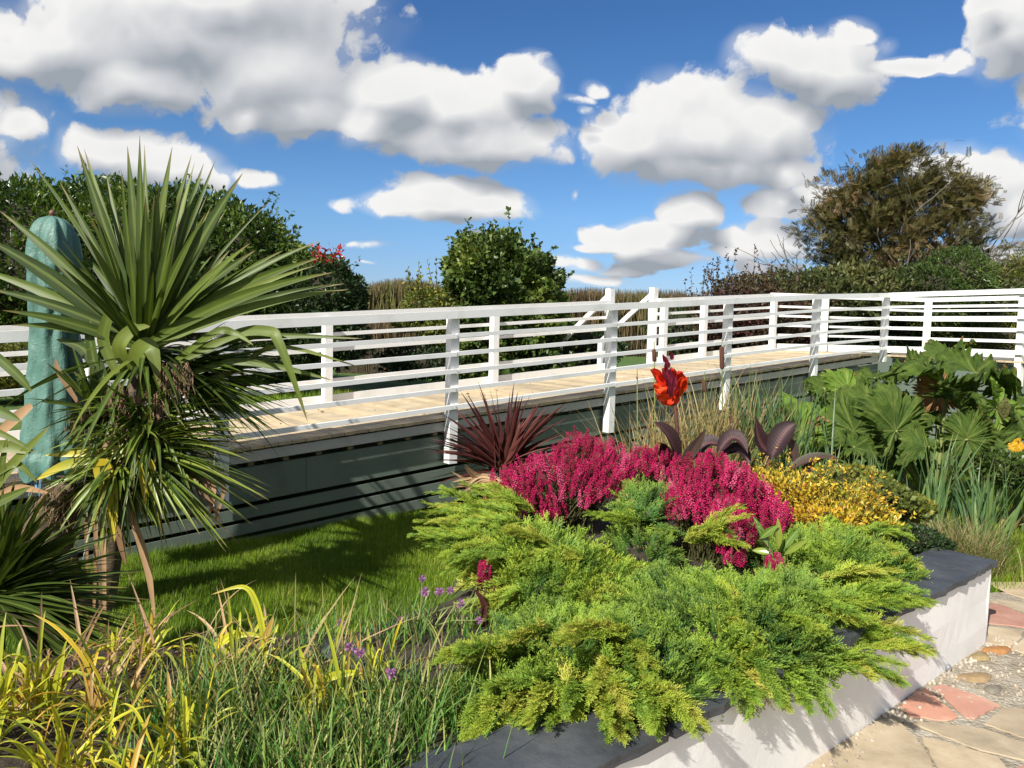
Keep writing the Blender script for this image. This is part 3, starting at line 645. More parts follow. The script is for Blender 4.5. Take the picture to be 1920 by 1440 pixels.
def bush(name, label, cat, ells, N, size, mat, group=None, wide=1.0, sprigs=0, sprl=.3, sprmat=None, out=.8, up=.3, corescale=.8, lump=.1, sprz=None, lo=.78):
    ells = np.array(ells, float); base = ells[:,:3].mean(0); base[2] = float(gz(base[0], base[1]))
    o = thing(name, label, cat, base, group)
    mb = MB()
    for e in ells: core(mb, e, s_=corescale)  # solid dark filling, added to block see-through and keep the inside dark
    mb.build('dark_core', TWIG_CORE, o, smooth=True)
    p, n = shell(ells, N, lump=lump, lo=lo)
    d = n*out+rng.normal(size=(N,3))*.6+[0,0,up]
    mb = MB(); R_ = np.clip(clumpR(p)+rng.normal(0,.16,N), 0, 1)
    leaves(mb, p, d, U(.65,1.25,N)*size, R_, 0, wide)
    if sprigs:
        p, n = shell(ells, sprigs*3, .95, 1.0); 
        sel = n[:,2] > .1; p, n = p[sel][:sprigs], n[sel][:sprigs]; m = len(p)
        d = norm(n*.6+[0,0,1]+rng.normal(size=(m,3))*.3); l = sprl*U(.4,1.2,m)
        for i in range(m):
            pts = [p[i]+d[i]*l[i]*t+np.array([0,0,-.1*l[i]*t*t]) for t in np.linspace(-.3,1,5)]
            tube(mb, pts, np.array([.006,.005,.004,.003,.002])*min(1, size/.08), 4, (.1,0,0), 1)
            k = int(6+l[i]*22); tt = U(.1,1.02,k)[:,None]
            leaves(mb, np.array(p[i])+d[i]*l[i]*tt, d[i]*.5+rng.normal(size=(k,3))*.7, U(.5,1.0,k)*size, np.clip(rng.normal(.6,.2,k),0,1), 0, wide)
    mb.build('foliage', [mat, TWIG_CORE], o)
    return o
def E(px, py, Y, rx, rz, ry=None):   # ellipsoid from image centre and half sizes in photo pixels at distance Y
    c = P(px, py, Y); k = Y/F; return (*c, rx*k, (ry if ry else rx*k*.8), rz*k)

LAUREL = leafm('laurel_leaves', [(0,(.028,.050,.012)),(.45,(.055,.105,.018)),(.8,(.12,.19,.032)),(1,(.24,.29,.05))], rough=.33, spec=.5)
IVY = leafm('ivy_leaves', [(0,(.030,.050,.012)),(.4,(.055,.10,.022)),(.75,(.11,.17,.035)),(1,(.24,.28,.06))], rough=.4)
OLIVEB = leafm('brown_olive_leaves', [(0,(.04,.045,.014)),(.35,(.085,.082,.025)),(.7,(.145,.12,.04)),(1,(.24,.16,.08))], rough=.5)
OLIVEG = leafm('olive_green_leaves', [(0,(.03,.045,.012)),(.5,(.07,.09,.025)),(1,(.16,.16,.05))], rough=.45)
REDL = leafm('dark_red_leaves', [(0,(.05,.018,.015)),(.4,(.09,.035,.028)),(.7,(.09,.07,.035)),(1,(.12,.12,.05))], rough=.5)
GOLDC = leafm('golden_conifer', [(0,(.09,.12,.015)),(.5,(.20,.24,.03)),(1,(.38,.36,.05))], rough=.6)
DRYG = leafm('dry_hedge', [(0,(.09,.06,.03)),(.5,(.17,.12,.06)),(1,(.15,.16,.05))], rough=.8)
YELG = leafm('yellow_green_leaves', [(0,(.07,.09,.02)),(.5,(.16,.20,.04)),(1,(.42,.34,.05))], rough=.5)
DARKG = leafm('dark_green_leaves', [(0,(.015,.03,.01)),(.6,(.03,.06,.018)),(1,(.06,.10,.03))], rough=.4)

# --- background hedges and trees
bush('hedge', 'huge rounded dark green hedge behind the spiky palm-like plant', 'hedge',
  [E(60,520,11.0,230,165,1.3),E(270,510,11.2,210,158,1.3),E(420,530,11.4,150,140,1.2),E(560,570,11.6,110,95,1.0),E(-150,540,10.8,220,175,1.3),E(180,640,10.9,330,110,1.0),E(480,640,11.2,170,80,.9)],
  60000, .105, LAUREL, sprigs=150, sprl=.4, corescale=.83, wide=.9)
bush('hedge_shrub', 'dark reddish shrub at the right end of the big hedge', 'shrub', [E(620,560,11.0,62,60,.6),E(590,620,10.9,90,50,.6),E(640,600,11,45,50,.5)], 6000, .085, DARKG, sprigs=20, sprl=.3)
q = MB(); p = np.array([P(605+U(-22,40),475+U(-14,22),10.5) for i in range(70)]); leaves(q, p, rng.normal(size=(70,3)), U(.05,.09,70))
tag(q.build('red_leaves', leafm('bright_red_leaves', [(0,(.25,.01,.015)),(1,(.45,.03,.03))]), loc=p[0]), 'tuft of bright red leaves at the right shoulder of the big hedge', 'leaves')
bush('ivy_bush', 'round topped ivy covered bush behind the ramp near the gate', 'bush',
  [E(930,532,12.4,88,84,.8),E(985,555,12.5,66,66,.7),E(895,515,12.3,52,52,.6),E(950,620,12.4,108,70,.8),E(960,700,12.3,100,60,.7),E(1015,600,12.4,45,60,.5)],
  30000, .10, IVY, wide=1.4, sprigs=90, sprl=.4, corescale=.78, lump=.2)
bush('small_shrub', 'low yellow green shrub left of the round ivy bush', 'shrub', [E(800,575,12.0,40,30,.4),E(825,600,12.0,40,45,.4),E(770,600,12,30,20,.3)], 3500, .08, YELG, sprigs=26, sprl=.5, corescale=.6)
# far tamarisk style hedges: upright brush
def brush(name, label, x0, x1, top, bot, Y, N, mat, group, hgt=None):
    base = P((x0+x1)/2, 640, Y); base[2] = float(gz(base[0], base[1]))
    B = []; T = []
    for i in range(N):
        px = U(x0, x1); y_ = Y+U(-.8,.8)*Y*.04; b = P(px, 640, y_); b[2] = .5
        f = np.interp(px, [x0, (x0*3+x1)/4, (x0+x1)/2, (x0+3*x1)/4, x1], top); tt = P(px+U(-14,14), f+abs(rng.normal(0,9))-6+U(0,1)**3*70, y_)
        b[2] = tt[2]-U(.4,1.3)*Y/20; B.append(b); T.append(tt)
    B = np.array(B); T = np.array(T); q = MB(); Mi = (B+T)/2+rng.normal(0,.04,B.shape)
    blades(q, B, Mi, T, U(.02,.05,N)*Y/20, S=3, R=np.clip(clumpR(T, .8)+rng.normal(0,.2,N),0,1), fold=.2)
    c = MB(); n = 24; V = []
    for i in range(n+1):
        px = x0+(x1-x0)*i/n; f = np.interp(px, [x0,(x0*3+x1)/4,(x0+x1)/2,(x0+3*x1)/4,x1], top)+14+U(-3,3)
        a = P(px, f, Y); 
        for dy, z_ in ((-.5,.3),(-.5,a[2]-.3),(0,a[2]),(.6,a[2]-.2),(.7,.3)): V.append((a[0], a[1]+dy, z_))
    c.add(V, [(i*5+j,(i+1)*5+j,(i+1)*5+j+1,i*5+j+1) for i in range(n) for j in range(4)], (.3,0,0))  # solid dark body added inside the brush to close its gaps
    o = thing(name, label, 'hedge', base, group); c.build('dark_core', TWIG_CORE, o); q.build('foliage', mat, o); return o
brush('brush_hedge', 'brown feathery brush hedge between the big hedge and the ivy bush', 655, 850, [545,530,524,528,545], 640, 21, 5200, DRYG, 'far brush hedges')
brush('brush_hedge', 'far thin brown brush hedge seen above the gate posts', 1030, 1345, [545,541,546,545,560], 640, 30, 6000, DRYG, 'far brush hedges')
brush('brush_hedge', 'dry grass bank seen through the rails left of the gate', 640, 1150, [600,602,604,608,610], 700, 16, 6000, DRYG, 'far brush hedges')

# --- right tree with open feathery crown
tb = P(1660, 640, 17.0); tb[2] = float(gz(tb[0], tb[1]))
tr = thing('feathery_tree', 'tall open brown olive tree with feathery leaves at the right', 'tree', tb)
BRK2 = plain('pale_bark', [(.3,(.10,.085,.06)),(.7,(.24,.21,.16))], 12, .9)
mb = MB(); tips = []; 
def limb(p, d, l, r, dep):
    pts = [p]; dd = np.array(d, float); n = 5
    for i in range(n): dd = norm(dd+rng.normal(0,.13,3)+[0,0,.05]); p = p+dd*l/n; pts.append(p)
    tube(mb, pts, np.linspace(r, r*.55, n+1), 6, (.5,0,0))
    if dep == 0: tips.append((p, dd)); tips.append((pts[3], norm(dd+rng.normal(0,.5,3)))); return
    for k in range(rng.integers(2,4)):
        nd_ = norm(dd+rng.normal(0,.42,3)); limb(p, nd_, l*U(.62,.85), r*.55, dep-1)
    if dep > 1: limb(pts[3], norm(dd+rng.normal(0,.6,3)), l*.6, r*.4, dep-2)
for (tx, ty, k_) in [(1560,420,3),(1600,360,3),(1655,330,3),(1700,330,3),(1760,400,3),(1780,390,2),(1560,470,3),(1700,420,3),(1640,400,3),(1790,470,2)]:
    T_ = P(tx, ty, 17+U(-.8,.8)); s0 = tb+[U(-.15,.15), U(-.15,.15), .0]; v = T_-s0; limb(s0, v/np.linalg.norm(v), np.linalg.norm(v)*.42, .055, 3)
MBT = mb
# pinnate leaf sprays at every tip and scattered through the crown envelope
def spray_leaf(nl=7):
    V = []; T_ = []; C = []
    for i in range(nl):
        t = (i+1)/nl
        for s_ in (-1,1):
            a = len(V); b = np.array([0, t*.85, -.15*t*t]); d = norm(np.array([s_*.8, .65, -.12])); l = .40*(1-.35*t); sd = norm(np.cross(d,[0,0,1]))*.042
            V += [b, b+d*l*.5-sd, b+d*l, b+d*l*.5+sd]; T_ += [(a,a+1,a+2,a+3)]; C += [(0,t,1)]*4
    a = len(V); V += [(-.012,0,0),(.012,0,0),(.006,.9,-.14),(-.006,.9,-.14)]; T_ += [(a,a+1,a+2,a+3)]; C += [(0,0,0)]*4
    return np.array(V, float), np.array(T_), np.array(C, float)
SV, SF, SC_ = spray_leaf()
cr_ells = [E(1690,330,17,85,38,.8),E(1640,375,17,105,50,1.0),E(1590,450,16.8,78,55,1.0),E(1740,385,17,95,42,1),E(1805,378,17,50,40,.5),E(1600,400,17,60,50,.8),E(1700,300,17,40,20,.4),E(1680,460,17,130,60,1.2),E(1780,490,17,85,62,1.0),E(1640,320,17,40,22,.4)]
tp = np.array([t[0] for t in tips]); td = np.array([t[1] for t in tips])
e_ = np.array(cr_ells); inside = np.zeros(len(tp), bool)
for q in e_: inside |= (((tp-q[:3])/q[3:])**2).sum(1) < 1.7
tp, td = tp[inside], td[inside]
pp, nn = shell(cr_ells, 20000, .3, 1.06, front=False, lump=.3)
keep = .5*np.sin(pp[:,0]*5.1+1)*np.sin(pp[:,2]*6.3+pp[:,1]*2)+.35*np.sin(pp[:,0]*11+pp[:,2]*8)*np.sin(pp[:,1]*9)+rng.normal(0,.12,len(pp)) > .0; pp, nn = pp[keep], nn[keep]
rep = np.repeat(np.arange(len(tp)), 9); pA = tp[rep]+rng.normal(0,.10,(len(rep),3)); dA = norm(td[rep]+rng.normal(0,.6,(len(rep),3)))
dB = norm(nn*.7+rng.normal(0,.5,nn.shape)+[.2,0,.25])
ps = np.vstack([pA, pp]); ds = np.vstack([dA, dB]); N = len(ps)
for i in rng.choice(len(pp), 420, replace=False):
    c0 = pp[i]; c1 = c0-norm(c0-np.array([tb[0]+.2,tb[1],c0[2]-.9]))*U(.5,1.0); tube(MBT, [c1, (c0+c1)/2+rng.normal(0,.04,3), c0], [.010,.007,.003], 4, (.5,0,0))
MBT.build('trunk', BRK2, tr, smooth=True)
mb = MB(); stamp(mb, SV, SF, rotz_to(ds, U(-1,1,N)), ps, np.clip(clumpR(ps,1)+rng.normal(0,.2,N),0,1), SC_, 0, U(.13,.25,N)); mb.build('crown', OLIVEB, tr)
bush('mixed_hedge', 'dense brown olive hedge under the feathery tree', 'hedge', [E(1530,575,16,110,62,1.2),E(1640,570,16,140,64,1.2),E(1760,560,16.2,100,60,1.2),E(1460,590,15.8,90,52,1)], 22000, .11, OLIVEG, sprigs=60, sprl=.4, corescale=.78, lump=.2)
bush('green_shrub', 'fresh green shrub at the right foot of the feathery tree', 'shrub', [E(1790,530,15.5,62,60,.8),E(1740,560,15.4,60,60,.8)], 7000, .10, IVY, wide=.6, sprigs=10, corescale=.82)
bush('red_hedge', 'dark red leaved hedge behind the ramp rails right of the gate', 'hedge', [E(1400,590,15.2,70,70,.8),E(1350,610,15.2,60,55,.7),E(1450,620,15,80,60,.7)], 10000, .085, REDL, sprigs=90, sprl=.65, corescale=.78)
bush('conifer', 'dark conifer with golden tips at the right edge above the rail', 'conifer', [E(1900,555,17,75,55,.9),E(1950,530,17,70,60,1)], 9000, .11, GOLDC, wide=.35, sprigs=10, up=-.1)
bush('golden_conifer', 'golden green conifer seen through the white rails at right', 'conifer', [E(1800,600,17.5,70,55,.8),E(1860,640,17.3,90,50,.8),E(1760,650,17.2,60,45,.7)], 8000, .11, GOLDC, wide=.35)
# low planting behind the ramp, seen through the rails
bush('low_shrub', 'dark low shrub with rusty leaves seen through the rails left', 'shrub', [E(470,660,10.6,110,50,.5),E(600,640,10.7,90,42,.5),E(350,660,10.4,110,60,.5)], 9000, .075, DARKG, sprigs=10, corescale=.75)
bush('low_shrub', 'yellow green shrub seen through the rails behind the covered parasol', 'shrub', [E(60,690,8.9,100,55,.4),E(-60,690,8.6,100,60,.4)], 4500, .06, YELG, sprigs=10, corescale=.7)
bush('low_shrub', 'dark green low shrub behind the rails right of the middle posts', 'shrub', [E(1080,650,13.4,90,36,.5),E(980,650,13.1,90,34,.5),E(800,680,12,90,30,.5),E(880,640,13,80,40,.5)], 8000, .08, DARKG, corescale=.75)
bush('low_shrub', 'dark evergreen shrub filling the rails behind the landing', 'shrub', [E(1560,610,15.6,120,50,.5),E(1680,610,15.8,110,50,.5),E(1300,620,15.4,90,40,.5)], 9000, .09, DARKG, corescale=.8)
sleep = MB(); a = P(1000,712,12.6); b = P(1125,700,12.9)
lin(sleep, a[:2], b[:2], 0, .15, -.22, 0, a[2]+.10, b[2]+.10); tag(sleep.build('sleeper', OLDWOOD, loc=a), 'brown timber sleeper lying behind the ramp just left of the gate', 'sleeper')

# --- covered parasol
pc = P(108, 900, 4.85); pg = thing('covered_parasol', 'folded parasol standing in a crumpled green cover', 'parasol', (pc[0], pc[1], float(gz(pc[0],pc[1]))))
zt, zb = P(100,404,4.85)[2], P(100,888,4.85)[2]; PS = 4.85/4.15
n, k = 64, 70; V = []
for j in range(k+1):
    f = j/k; z = zb+(zt-zb)*f
    r = (.135-.035*f+.012*math.sin(f*7+.4)) if f < .8 else .107*(1-.28*((f-.8)/.2)**1.5)*math.sqrt(max(0, 1-((f-.8)/.2)**6))+.006
    if f < .08: r *= 1.12-.5*(.08-f)
    lean = .03*(1-f)
    r *= PS
    for i in range(n):
        t = 2*math.pi*i/n
        wv = .20*abs(math.sin(3.5*t+.9*math.sin(f*4)))**.6-.1+.08*math.sin(5*t)+.06*math.sin(9*t+4*f)+.035*math.sin(3*t+14*f+2*math.sin(7*f))+.03*math.sin(13*t-20*f)+.03*math.sin(31*f+4*t)*math.cos(17*f)+.03*math.sin(47*f-3*t+5*math.sin(9*f))*math.sin(5*t+2)
        rr = r*(1+wv*(1.0 if f > .1 else 1.3)); V.append((pc[0]+rr*math.cos(t)*1.05+lean*.2-.02*(1-f), pc[1]+rr*math.sin(t)*.9, z+(.012*math.sin(4*t)+.02*math.sin(7*t) if j == 0 else 0)))
V.append((pc[0]-.0, pc[1], zt+.004))
mb = MB(); mb.add(V, [(j*n+i,j*n+(i+1)%n,(j+1)*n+(i+1)%n,(j+1)*n+i) for j in range(k) for i in range(n)], (.5,0,0)); mb.add(V, [(k*n+i,k*n+(i+1)%n,len(V)-1) for i in range(n)], (.5,0,0))
m, t, b = newmat('green_tarpaulin'); v = objco(t)
t.links.new(ramp(t, noise(t, 5, 5, .6, v), [(.3,(.062,.142,.118)),(.7,(.11,.215,.18))]), b.inputs['Base Color']); b.inputs['Roughness'].default_value = .45; b.inputs['Specular IOR Level'].default_value = .3
bump(t, b, mth(t, 'ADD', noise(t, 28, 4, .6, v, 1.5), mth(t, 'MULTIPLY', noise(t, 9, 3, .6, objco(t, (1,1,.25)), 1.0), 3.0)), .4, .014)
mb.build('cover', m, pg, smooth=True)
mb = MB(); blob(mb, (pc[0],pc[1],zt+.014), .018, (.3,0,0), n=10, k=7, jit=.03, flat=1.2); mb.build('finial', plain('brown_wood', [(.3,(.10,.035,.02)),(.7,(.22,.09,.05))], 20, .5), pg, smooth=True)
mb = MB(); tube(mb, [(pc[0],pc[1],-.2),(pc[0],pc[1],zt)], .021, 10, (.5,0,0)); mb.build('pole', BARK, pg)
mb = MB()
for i in range(9):
    a = np.array([pc[0]-.06+U(-.03,.03), pc[1]-.12, zb+.06]); tube(mb, [a, a+[U(-.02,.02),-.01,-.06], a+[U(-.04,.05),-.02,-.12-U(0,.06)]], .0028, 5, (.5,0,0))
mb.build('drawstring', plain('blue_cord', [(.3,(.05,.22,.42)),(.7,(.25,.45,.6))], 30, .6), pg)

# --- big cordyline
CORD = leafm('cordyline_leaves', [(0,(.03,.055,.010)),(.4,(.058,.094,.014)),(.75,(.10,.142,.020)),(1,(.18,.215,.035))], tip=(.20,.14,.05), tipr=(.86,1.02), rough=.48, spec=.35, trans=.22, ns=6, mid=(.13,.18,.03))
CORDN = leafm('cordyline_narrow_leaves', [(0,(.035,.065,.012)),(.4,(.09,.145,.022)),(.8,(.21,.28,.04)),(.93,(.22,.24,.05)),(.97,(.55,.38,.04)),(1,(.5,.3,.05))], tip=(.30,.22,.08), tipr=(.85,1.1), rough=.36, trans=.25)
DEADL = leafm('dead_straps', [(0,(.13,.07,.035)),(.5,(.34,.20,.10)),(1,(.50,.34,.19))], rough=.7, trans=.15)
YELL = leafm('yellowing_leaves', [(0,(.15,.22,.03)),(.5,(.35,.38,.04)),(1,(.60,.45,.03))], rough=.4, trans=.3, tip=(.6,.5,.06), tipr=(.4,.8))
cb = P(190, 1175, 4.60); cb[2] = float(gz(cb[0], cb[1]))
cor = thing('cordyline', 'tall multi headed cordyline with long green sword leaves at the left', 'plant', cb)
cc = P(272, 655, 4.60)
mb = MB()
tube(mb, [cb, P(205,1050,4.60), P(215,930,4.60), P(235,820,4.60), P(255,740,4.60), cc], [.075,.07,.065,.06,.06,.05], 12, (.5,0,0))
tube(mb, [P(215,930,4.60), P(190,860,4.55), P(175,770,4.50)], [.06,.055,.04], 10, (.5,0,0))
tube(mb, [P(230,860,4.60), P(240,852,4.55), P(253,850,4.50)], [.05,.045,.035], 10, (.5,0,0))
tube(mb, [P(235,820,4.60), P(290,770,4.65), P(330,700,4.65)], [.05,.045,.04], 10, (.5,0,0))
tube(mb, [cb+[-.05,0,-.02], P(110,1080,4.45), P(90,980,4.45), P(125,900,4.45)], [.10,.12,.13,.06], 14, (.5,0,0))
mb.build('trunk', BARK, cor, smooth=True)
tipl = [(145,274,26,0),(158,279,22,.2),(239,274,24,0),(262,254,24,-.1),(271,272,18,.25),(323,275,26,0),(359,291,26,.1),(365,305,18,.3),(382,307,22,.2),(407,293,13,.3),(455,325,34,-.1),(113,343,24,.1),(56,300,15,.2),
 (168,403,22,-.25),(0,396,26,.0),(-40,440,34,-.15),(-30,540,26,-.2),(5,582,24,-.35),(20,610,20,-.3),(241,449,16,-.3),(273,367,26,-.3),(386,399,20,-.25),(469,456,22,-.2),(478,470,26,-.1),(492,504,15,.2),(602,451,20,.1),(598,484,24,-.1),(591,498,18,-.2),(623,511,22,-.3),(645,532,18,-.1),(652,543,22,-.2),(505,378,9,.2),
 (300,340,24,.3),(200,330,24,.35),(420,400,24,.35),(340,360,22,-.2),(90,470,24,.35),(530,470,20,.3),(60,520,22,.3),(290,420,28,.3),(230,380,26,.35),(350,430,28,.35),(430,470,26,.3),(150,470,26,.4),(-60,500,26,.1),(560,520,18,.35)]
B_, M2, T2, W_, S_ = [], [], [], [], []
for (px, py, w_, dy) in tipl:
    T_ = P(px, py, 4.60+dy); b0 = cc+np.array([U(-.03,.03), U(-.04,.04)+dy*.12, U(-.04,.04)]); v = T_-b0
    out = np.array([v[0], v[1], 0]); mid_ = b0+v*.52-out*.03+np.array([0,0,.05*np.linalg.norm(out)/.5]); B_.append(b0); M2.append(mid_); T2.append(T_); W_.append(w_*U(.78,1.0)*4.60/F)
mb = MB(); N = len(B_)
refs = np.array([[U(-.25,.25), -1, U(-.1,.35)] for i in range(N)])*np.where(rng.random((N,1)) < .5, 1, 1)
blades(mb, B_, M2, T2, W_, S=12, fold=.35, ref=refs, R=U(.05,.95,N))
fan(mb, cc, 70, el=(35,88), ln=(.5,1.12), droop=(0,.12), wd=(.030,.056), S=10, fold=.5, R=U(0,.75,70))
fan(mb, cc-[0,0,.06], 60, az=(-100,100), el=(-50,20), ln=(.35,.8), droop=(.1,.5), wd=(.022,.04), S=10, fold=.5, R=U(0,.5,60))
fan(mb, cc-[0,0,.03], 26, el=(-25,30), ln=(.4,.95), droop=(.05,.5), wd=(.025,.045), S=10, fold=.5)
mb.build('main_crown', CORD, cor, smooth=True)
# drooping kinked leaves on the right
mb = MB()
def bent(pts, w_, Y0, R_=None, mat=0):
    pts = np.array([P(a, b, Y0+c) for a, b, c in pts]); n = len(pts)
    # catmull-rom to a polyline
    out = []
    for i in range(n-1):
        p0_, p1_, p2_, p3_ = pts[max(i-1,0)], pts[i], pts[i+1], pts[min(i+2,n-1)]
        for t in np.linspace(0,1,6,endpoint=False): out.append(.5*((2*p1_)+(-p0_+p2_)*t+(2*p0_-5*p1_+4*p2_-p3_)*t*t+(-p0_+3*p1_-3*p2_+p3_)*t**3))
    out.append(pts[-1]); out = np.array(out); m_ = len(out); tan = norm(np.gradient(out, axis=0))
    side = norm(np.cross(tan, [0.1,-1,.25])); ts = np.linspace(0,1,m_); wp = (.55+.45*np.minimum(ts/.3,1))*(1-np.clip((ts-.45)/.55,0,1)**1.8); hw = (w_*Y0/F/2*wp)[:,None]
    nr = np.cross(side, tan); V = np.stack([out-side*hw+nr*hw*.3, out, out+side*hw+nr*hw*.3], 1).reshape(-1,3)
    q = [(i*3+j,i*3+j+1,(i+1)*3+j+1,(i+1)*3+j) for i in range(m_-1) for j in range(2)]
    R_ = U(.3,.9) if R_ is None else R_; C = np.zeros((m_,3,3)); C[...,0] = R_; C[...,1] = ts[:,None]; C[:,0,2] = 1; C[:,2,2] = 1
    mb.add(V, q, C.reshape(-1,3), mat)
bent([(300,700,0),(400,626,-.1),(440,625,-.1),(475,647,-.15)], 14, 4.55)
bent([(310,700,0),(430,640,0),(530,630,-.05),(680,635,-.1)], 13, 4.60)
bent([(320,690,0),(440,628,0),(505,622,-.05),(522,640,-.08),(548,705,-.1),(577,791,-.1)], 20, 4.55, .8)
bent([(310,720,0),(430,680,0),(530,690,0),(623,713,0)], 14, 4.60)
bent([(310,730,0),(430,700,.1),(520,650,.1),(680,690,.1)], 11, 4.60)
bent([(250,700,-.1),(262,660,-.15),(285,655,-.18),(300,725,-.2)], 34, 4.55, .85)
bent([(240,690,-.1),(225,650,-.15),(250,618,-.15),(282,612,-.18)], 26, 4.55, .9)
bent([(220,700,-.1),(195,640,-.1),(205,590,-.12),(213,570,-.12)], 22, 4.55, .8)
bent([(200,720,-.1),(180,680,-.1),(150,650,-.1),(105,636,-.12)], 24, 4.55, .2)
bent([(190,750,-.1),(170,640,-.1),(170,600,-.1)], 18, 4.55, .4)
mb.build('drooping_leaves', CORD, cor, smooth=True)
# lower side heads
mb = MB(); c2 = P(253,850,4.45)
tips2 = []
for i in range(300):
    a = U(-75, 100) if i < 240 else U(100,200); l = U(140,262)*(1 if -50 < a < 50 else .72); dx = math.cos(rad(a))*l; dy = -math.sin(rad(a))*l*(.75)
    dpt = U(-.35,.25); T_ = P(253+dx, 850+dy+U(20,60), 4.45+dpt); M_ = P(253+dx*.5, 850+dy*.62-12, 4.45+dpt*.6); tips2.append((c2+rng.normal(0,.015,3), M_, T_))
tips2 = np.array(tips2); blades(mb, tips2[:,0], tips2[:,1], tips2[:,2], U(.016,.032,len(tips2)), S=8, fold=.4)
mb.build('lower_head', CORDN, cor, smooth=True)
mb = MB(); fan(mb, P(285,780,4.5), 130, az=(-150,60), el=(-70,45), ln=(.25,.62), droop=(.1,.5), wd=(.014,.030), S=8, fold=.4, R=U(0,.7,130)); fan(mb, P(225,870,4.4), 110, az=(-170,20), el=(-80,10), ln=(.2,.5), droop=(.1,.4), wd=(.014,.03), S=8, fold=.4, R=U(0,1,110)); mb.build('skirt', CORDN, cor, smooth=True)
mb = MB(); c3 = P(320,700,4.70); t3 = []
for i in range(230):
    a = U(-60, 60); l = U(90,265); dx = math.cos(rad(a))*l; dy = -math.sin(rad(a))*l*.55; dpt = U(-.2,.4)
    t3.append((c3+rng.normal(0,.03,3), P(320+dx*.5, 700+dy*.6-8, 4.70+dpt*.5), P(320+dx, 700+dy+U(0,50), 4.70+dpt)))
t3 = np.array(t3); blades(mb, t3[:,0], t3[:,1], t3[:,2], U(.021,.04,len(t3)), S=8, fold=.4, R=U(.0,.6,len(t3)))
mb.build('side_head', CORDN, cor, smooth=True)
mb = MB(); c4 = P(178,770,4.45); fan(mb, P(215,760,4.50), 60, el=(-50,20), ln=(.2,.45), droop=(.1,.5), wd=(.025,.04), S=8, fold=.4, R=U(0,.5,60)); fan(mb, P(190,900,4.50), 70, el=(-60,30), ln=(.15,.4), droop=(.1,.5), wd=(.02,.035), S=8, fold=.4, R=U(0,.4,70)); fan(mb, c4, 26, el=(10,85), ln=(.2,.5), droop=(0,.2), wd=(.03,.05), S=8, fold=.4); mb.build('small_head', CORD, cor, smooth=True)
# old flower stalks and fibres
mb = MB()
for cx_, cy_, r_, n_ in ((215,740,18,60),(262,790,45,170),(330,715,28,60),(150,790,25,20)):
    for i in range(n_):
        a = P(cx_+U(-r_,r_), cy_-r_*U(.2,1.3), 4.37); b_ = a+[U(-.03,.03),U(-.03,.03),-U(.05,.14)]; c_ = b_+[U(-.04,.04),U(-.02,.02),-U(.0,.08)]
        tube(mb, [a,(a+b_)/2+rng.normal(0,.008,3),b_,c_], [.003,.0035,.003,.002], 4, (U(0,1),0,0))
# fibre sheath on the leaning stump
for i in range(420):
    f = U(0,1); th = U(0,2*np.pi); ct = P(125-40*f, 905+100*f, 4.45); r = .09+.05*f
    a = ct+[r*math.cos(th), r*math.sin(th)*.9, 0]; tube(mb, [a, a+[-.012+U(-.02,.02),-.004,-.03], a+[-.02+U(-.03,.03),-.004,-.07]], .0035, 4, (U(0,1),0,0))
mb.build('old_stalks', plain('fibre', [(.3,(.10,.06,.035)),(.7,(.30,.20,.12))], 25, .9, attr=True), cor)
mb = MB()
bent([(180,880,0),(180,980,0),(178,1100,0),(172,1226,0)], 8, 4.40, .4); bent([(190,900,0),(194,1000,0),(196,1120,0),(196,1215,0)], 9, 4.37, .6)
bent([(238,950,0),(262,1010,0),(280,1080,0),(291,1170,0)], 15, 4.35, .7); bent([(232,930,0),(255,1000,0),(270,1050,0)], 8, 4.35, .9)
bent([(160,900,0),(162,1000,0),(165,1110,0)], 7, 4.45, .3); bent([(0,925,0),(40,915,0),(95,925,-.1)], 14, 4.25, .5); bent([(60,760,0),(35,780,0),(0,812,0),(-40,850,0)], 20, 4.15, .6)
bent([(220,985,0),(228,1020,0),(236,1060,0)], 14, 4.35, .2); bent([(150,760,0),(112,700,0),(104,672,0)], 10, 4.40, .3); bent([(214,820,0),(190,850,0),(172,880,0)], 12, 4.35, .8)
for i in range(34):
    x0 = U(190,400); bent([(x0,860+U(0,50),.05),(x0+U(-5,25),920+U(-20,20),0),(x0+U(0,40),950+U(-20,60),0)], U(3,8), 4.45)
mb.build('dead_leaves', DEADL, cor, smooth=True)
mb = MB(); bent([(195,860,-.1),(196,880,-.1),(208,930,-.12),(215,1016,-.12)], 36, 4.40, .9); bent([(252,850,0),(235,842,0),(150,850,0),(82,854,0)], 16, 4.35, .5); bent([(100,1,0),(90,0,0)], .1, 4.35, .5)
bent([(262,852,0),(285,872,0),(286,890,0)], 13, 4.30, 1.0); bent([(260,865,0),(272,920,0),(275,950,0)], 12, 4.30, .9); bent([(240,850,0),(130,870,0),(68,900,0)], 18, 4.35, .4)
mb.build('yellow_leaves', YELL, cor, smooth=True)

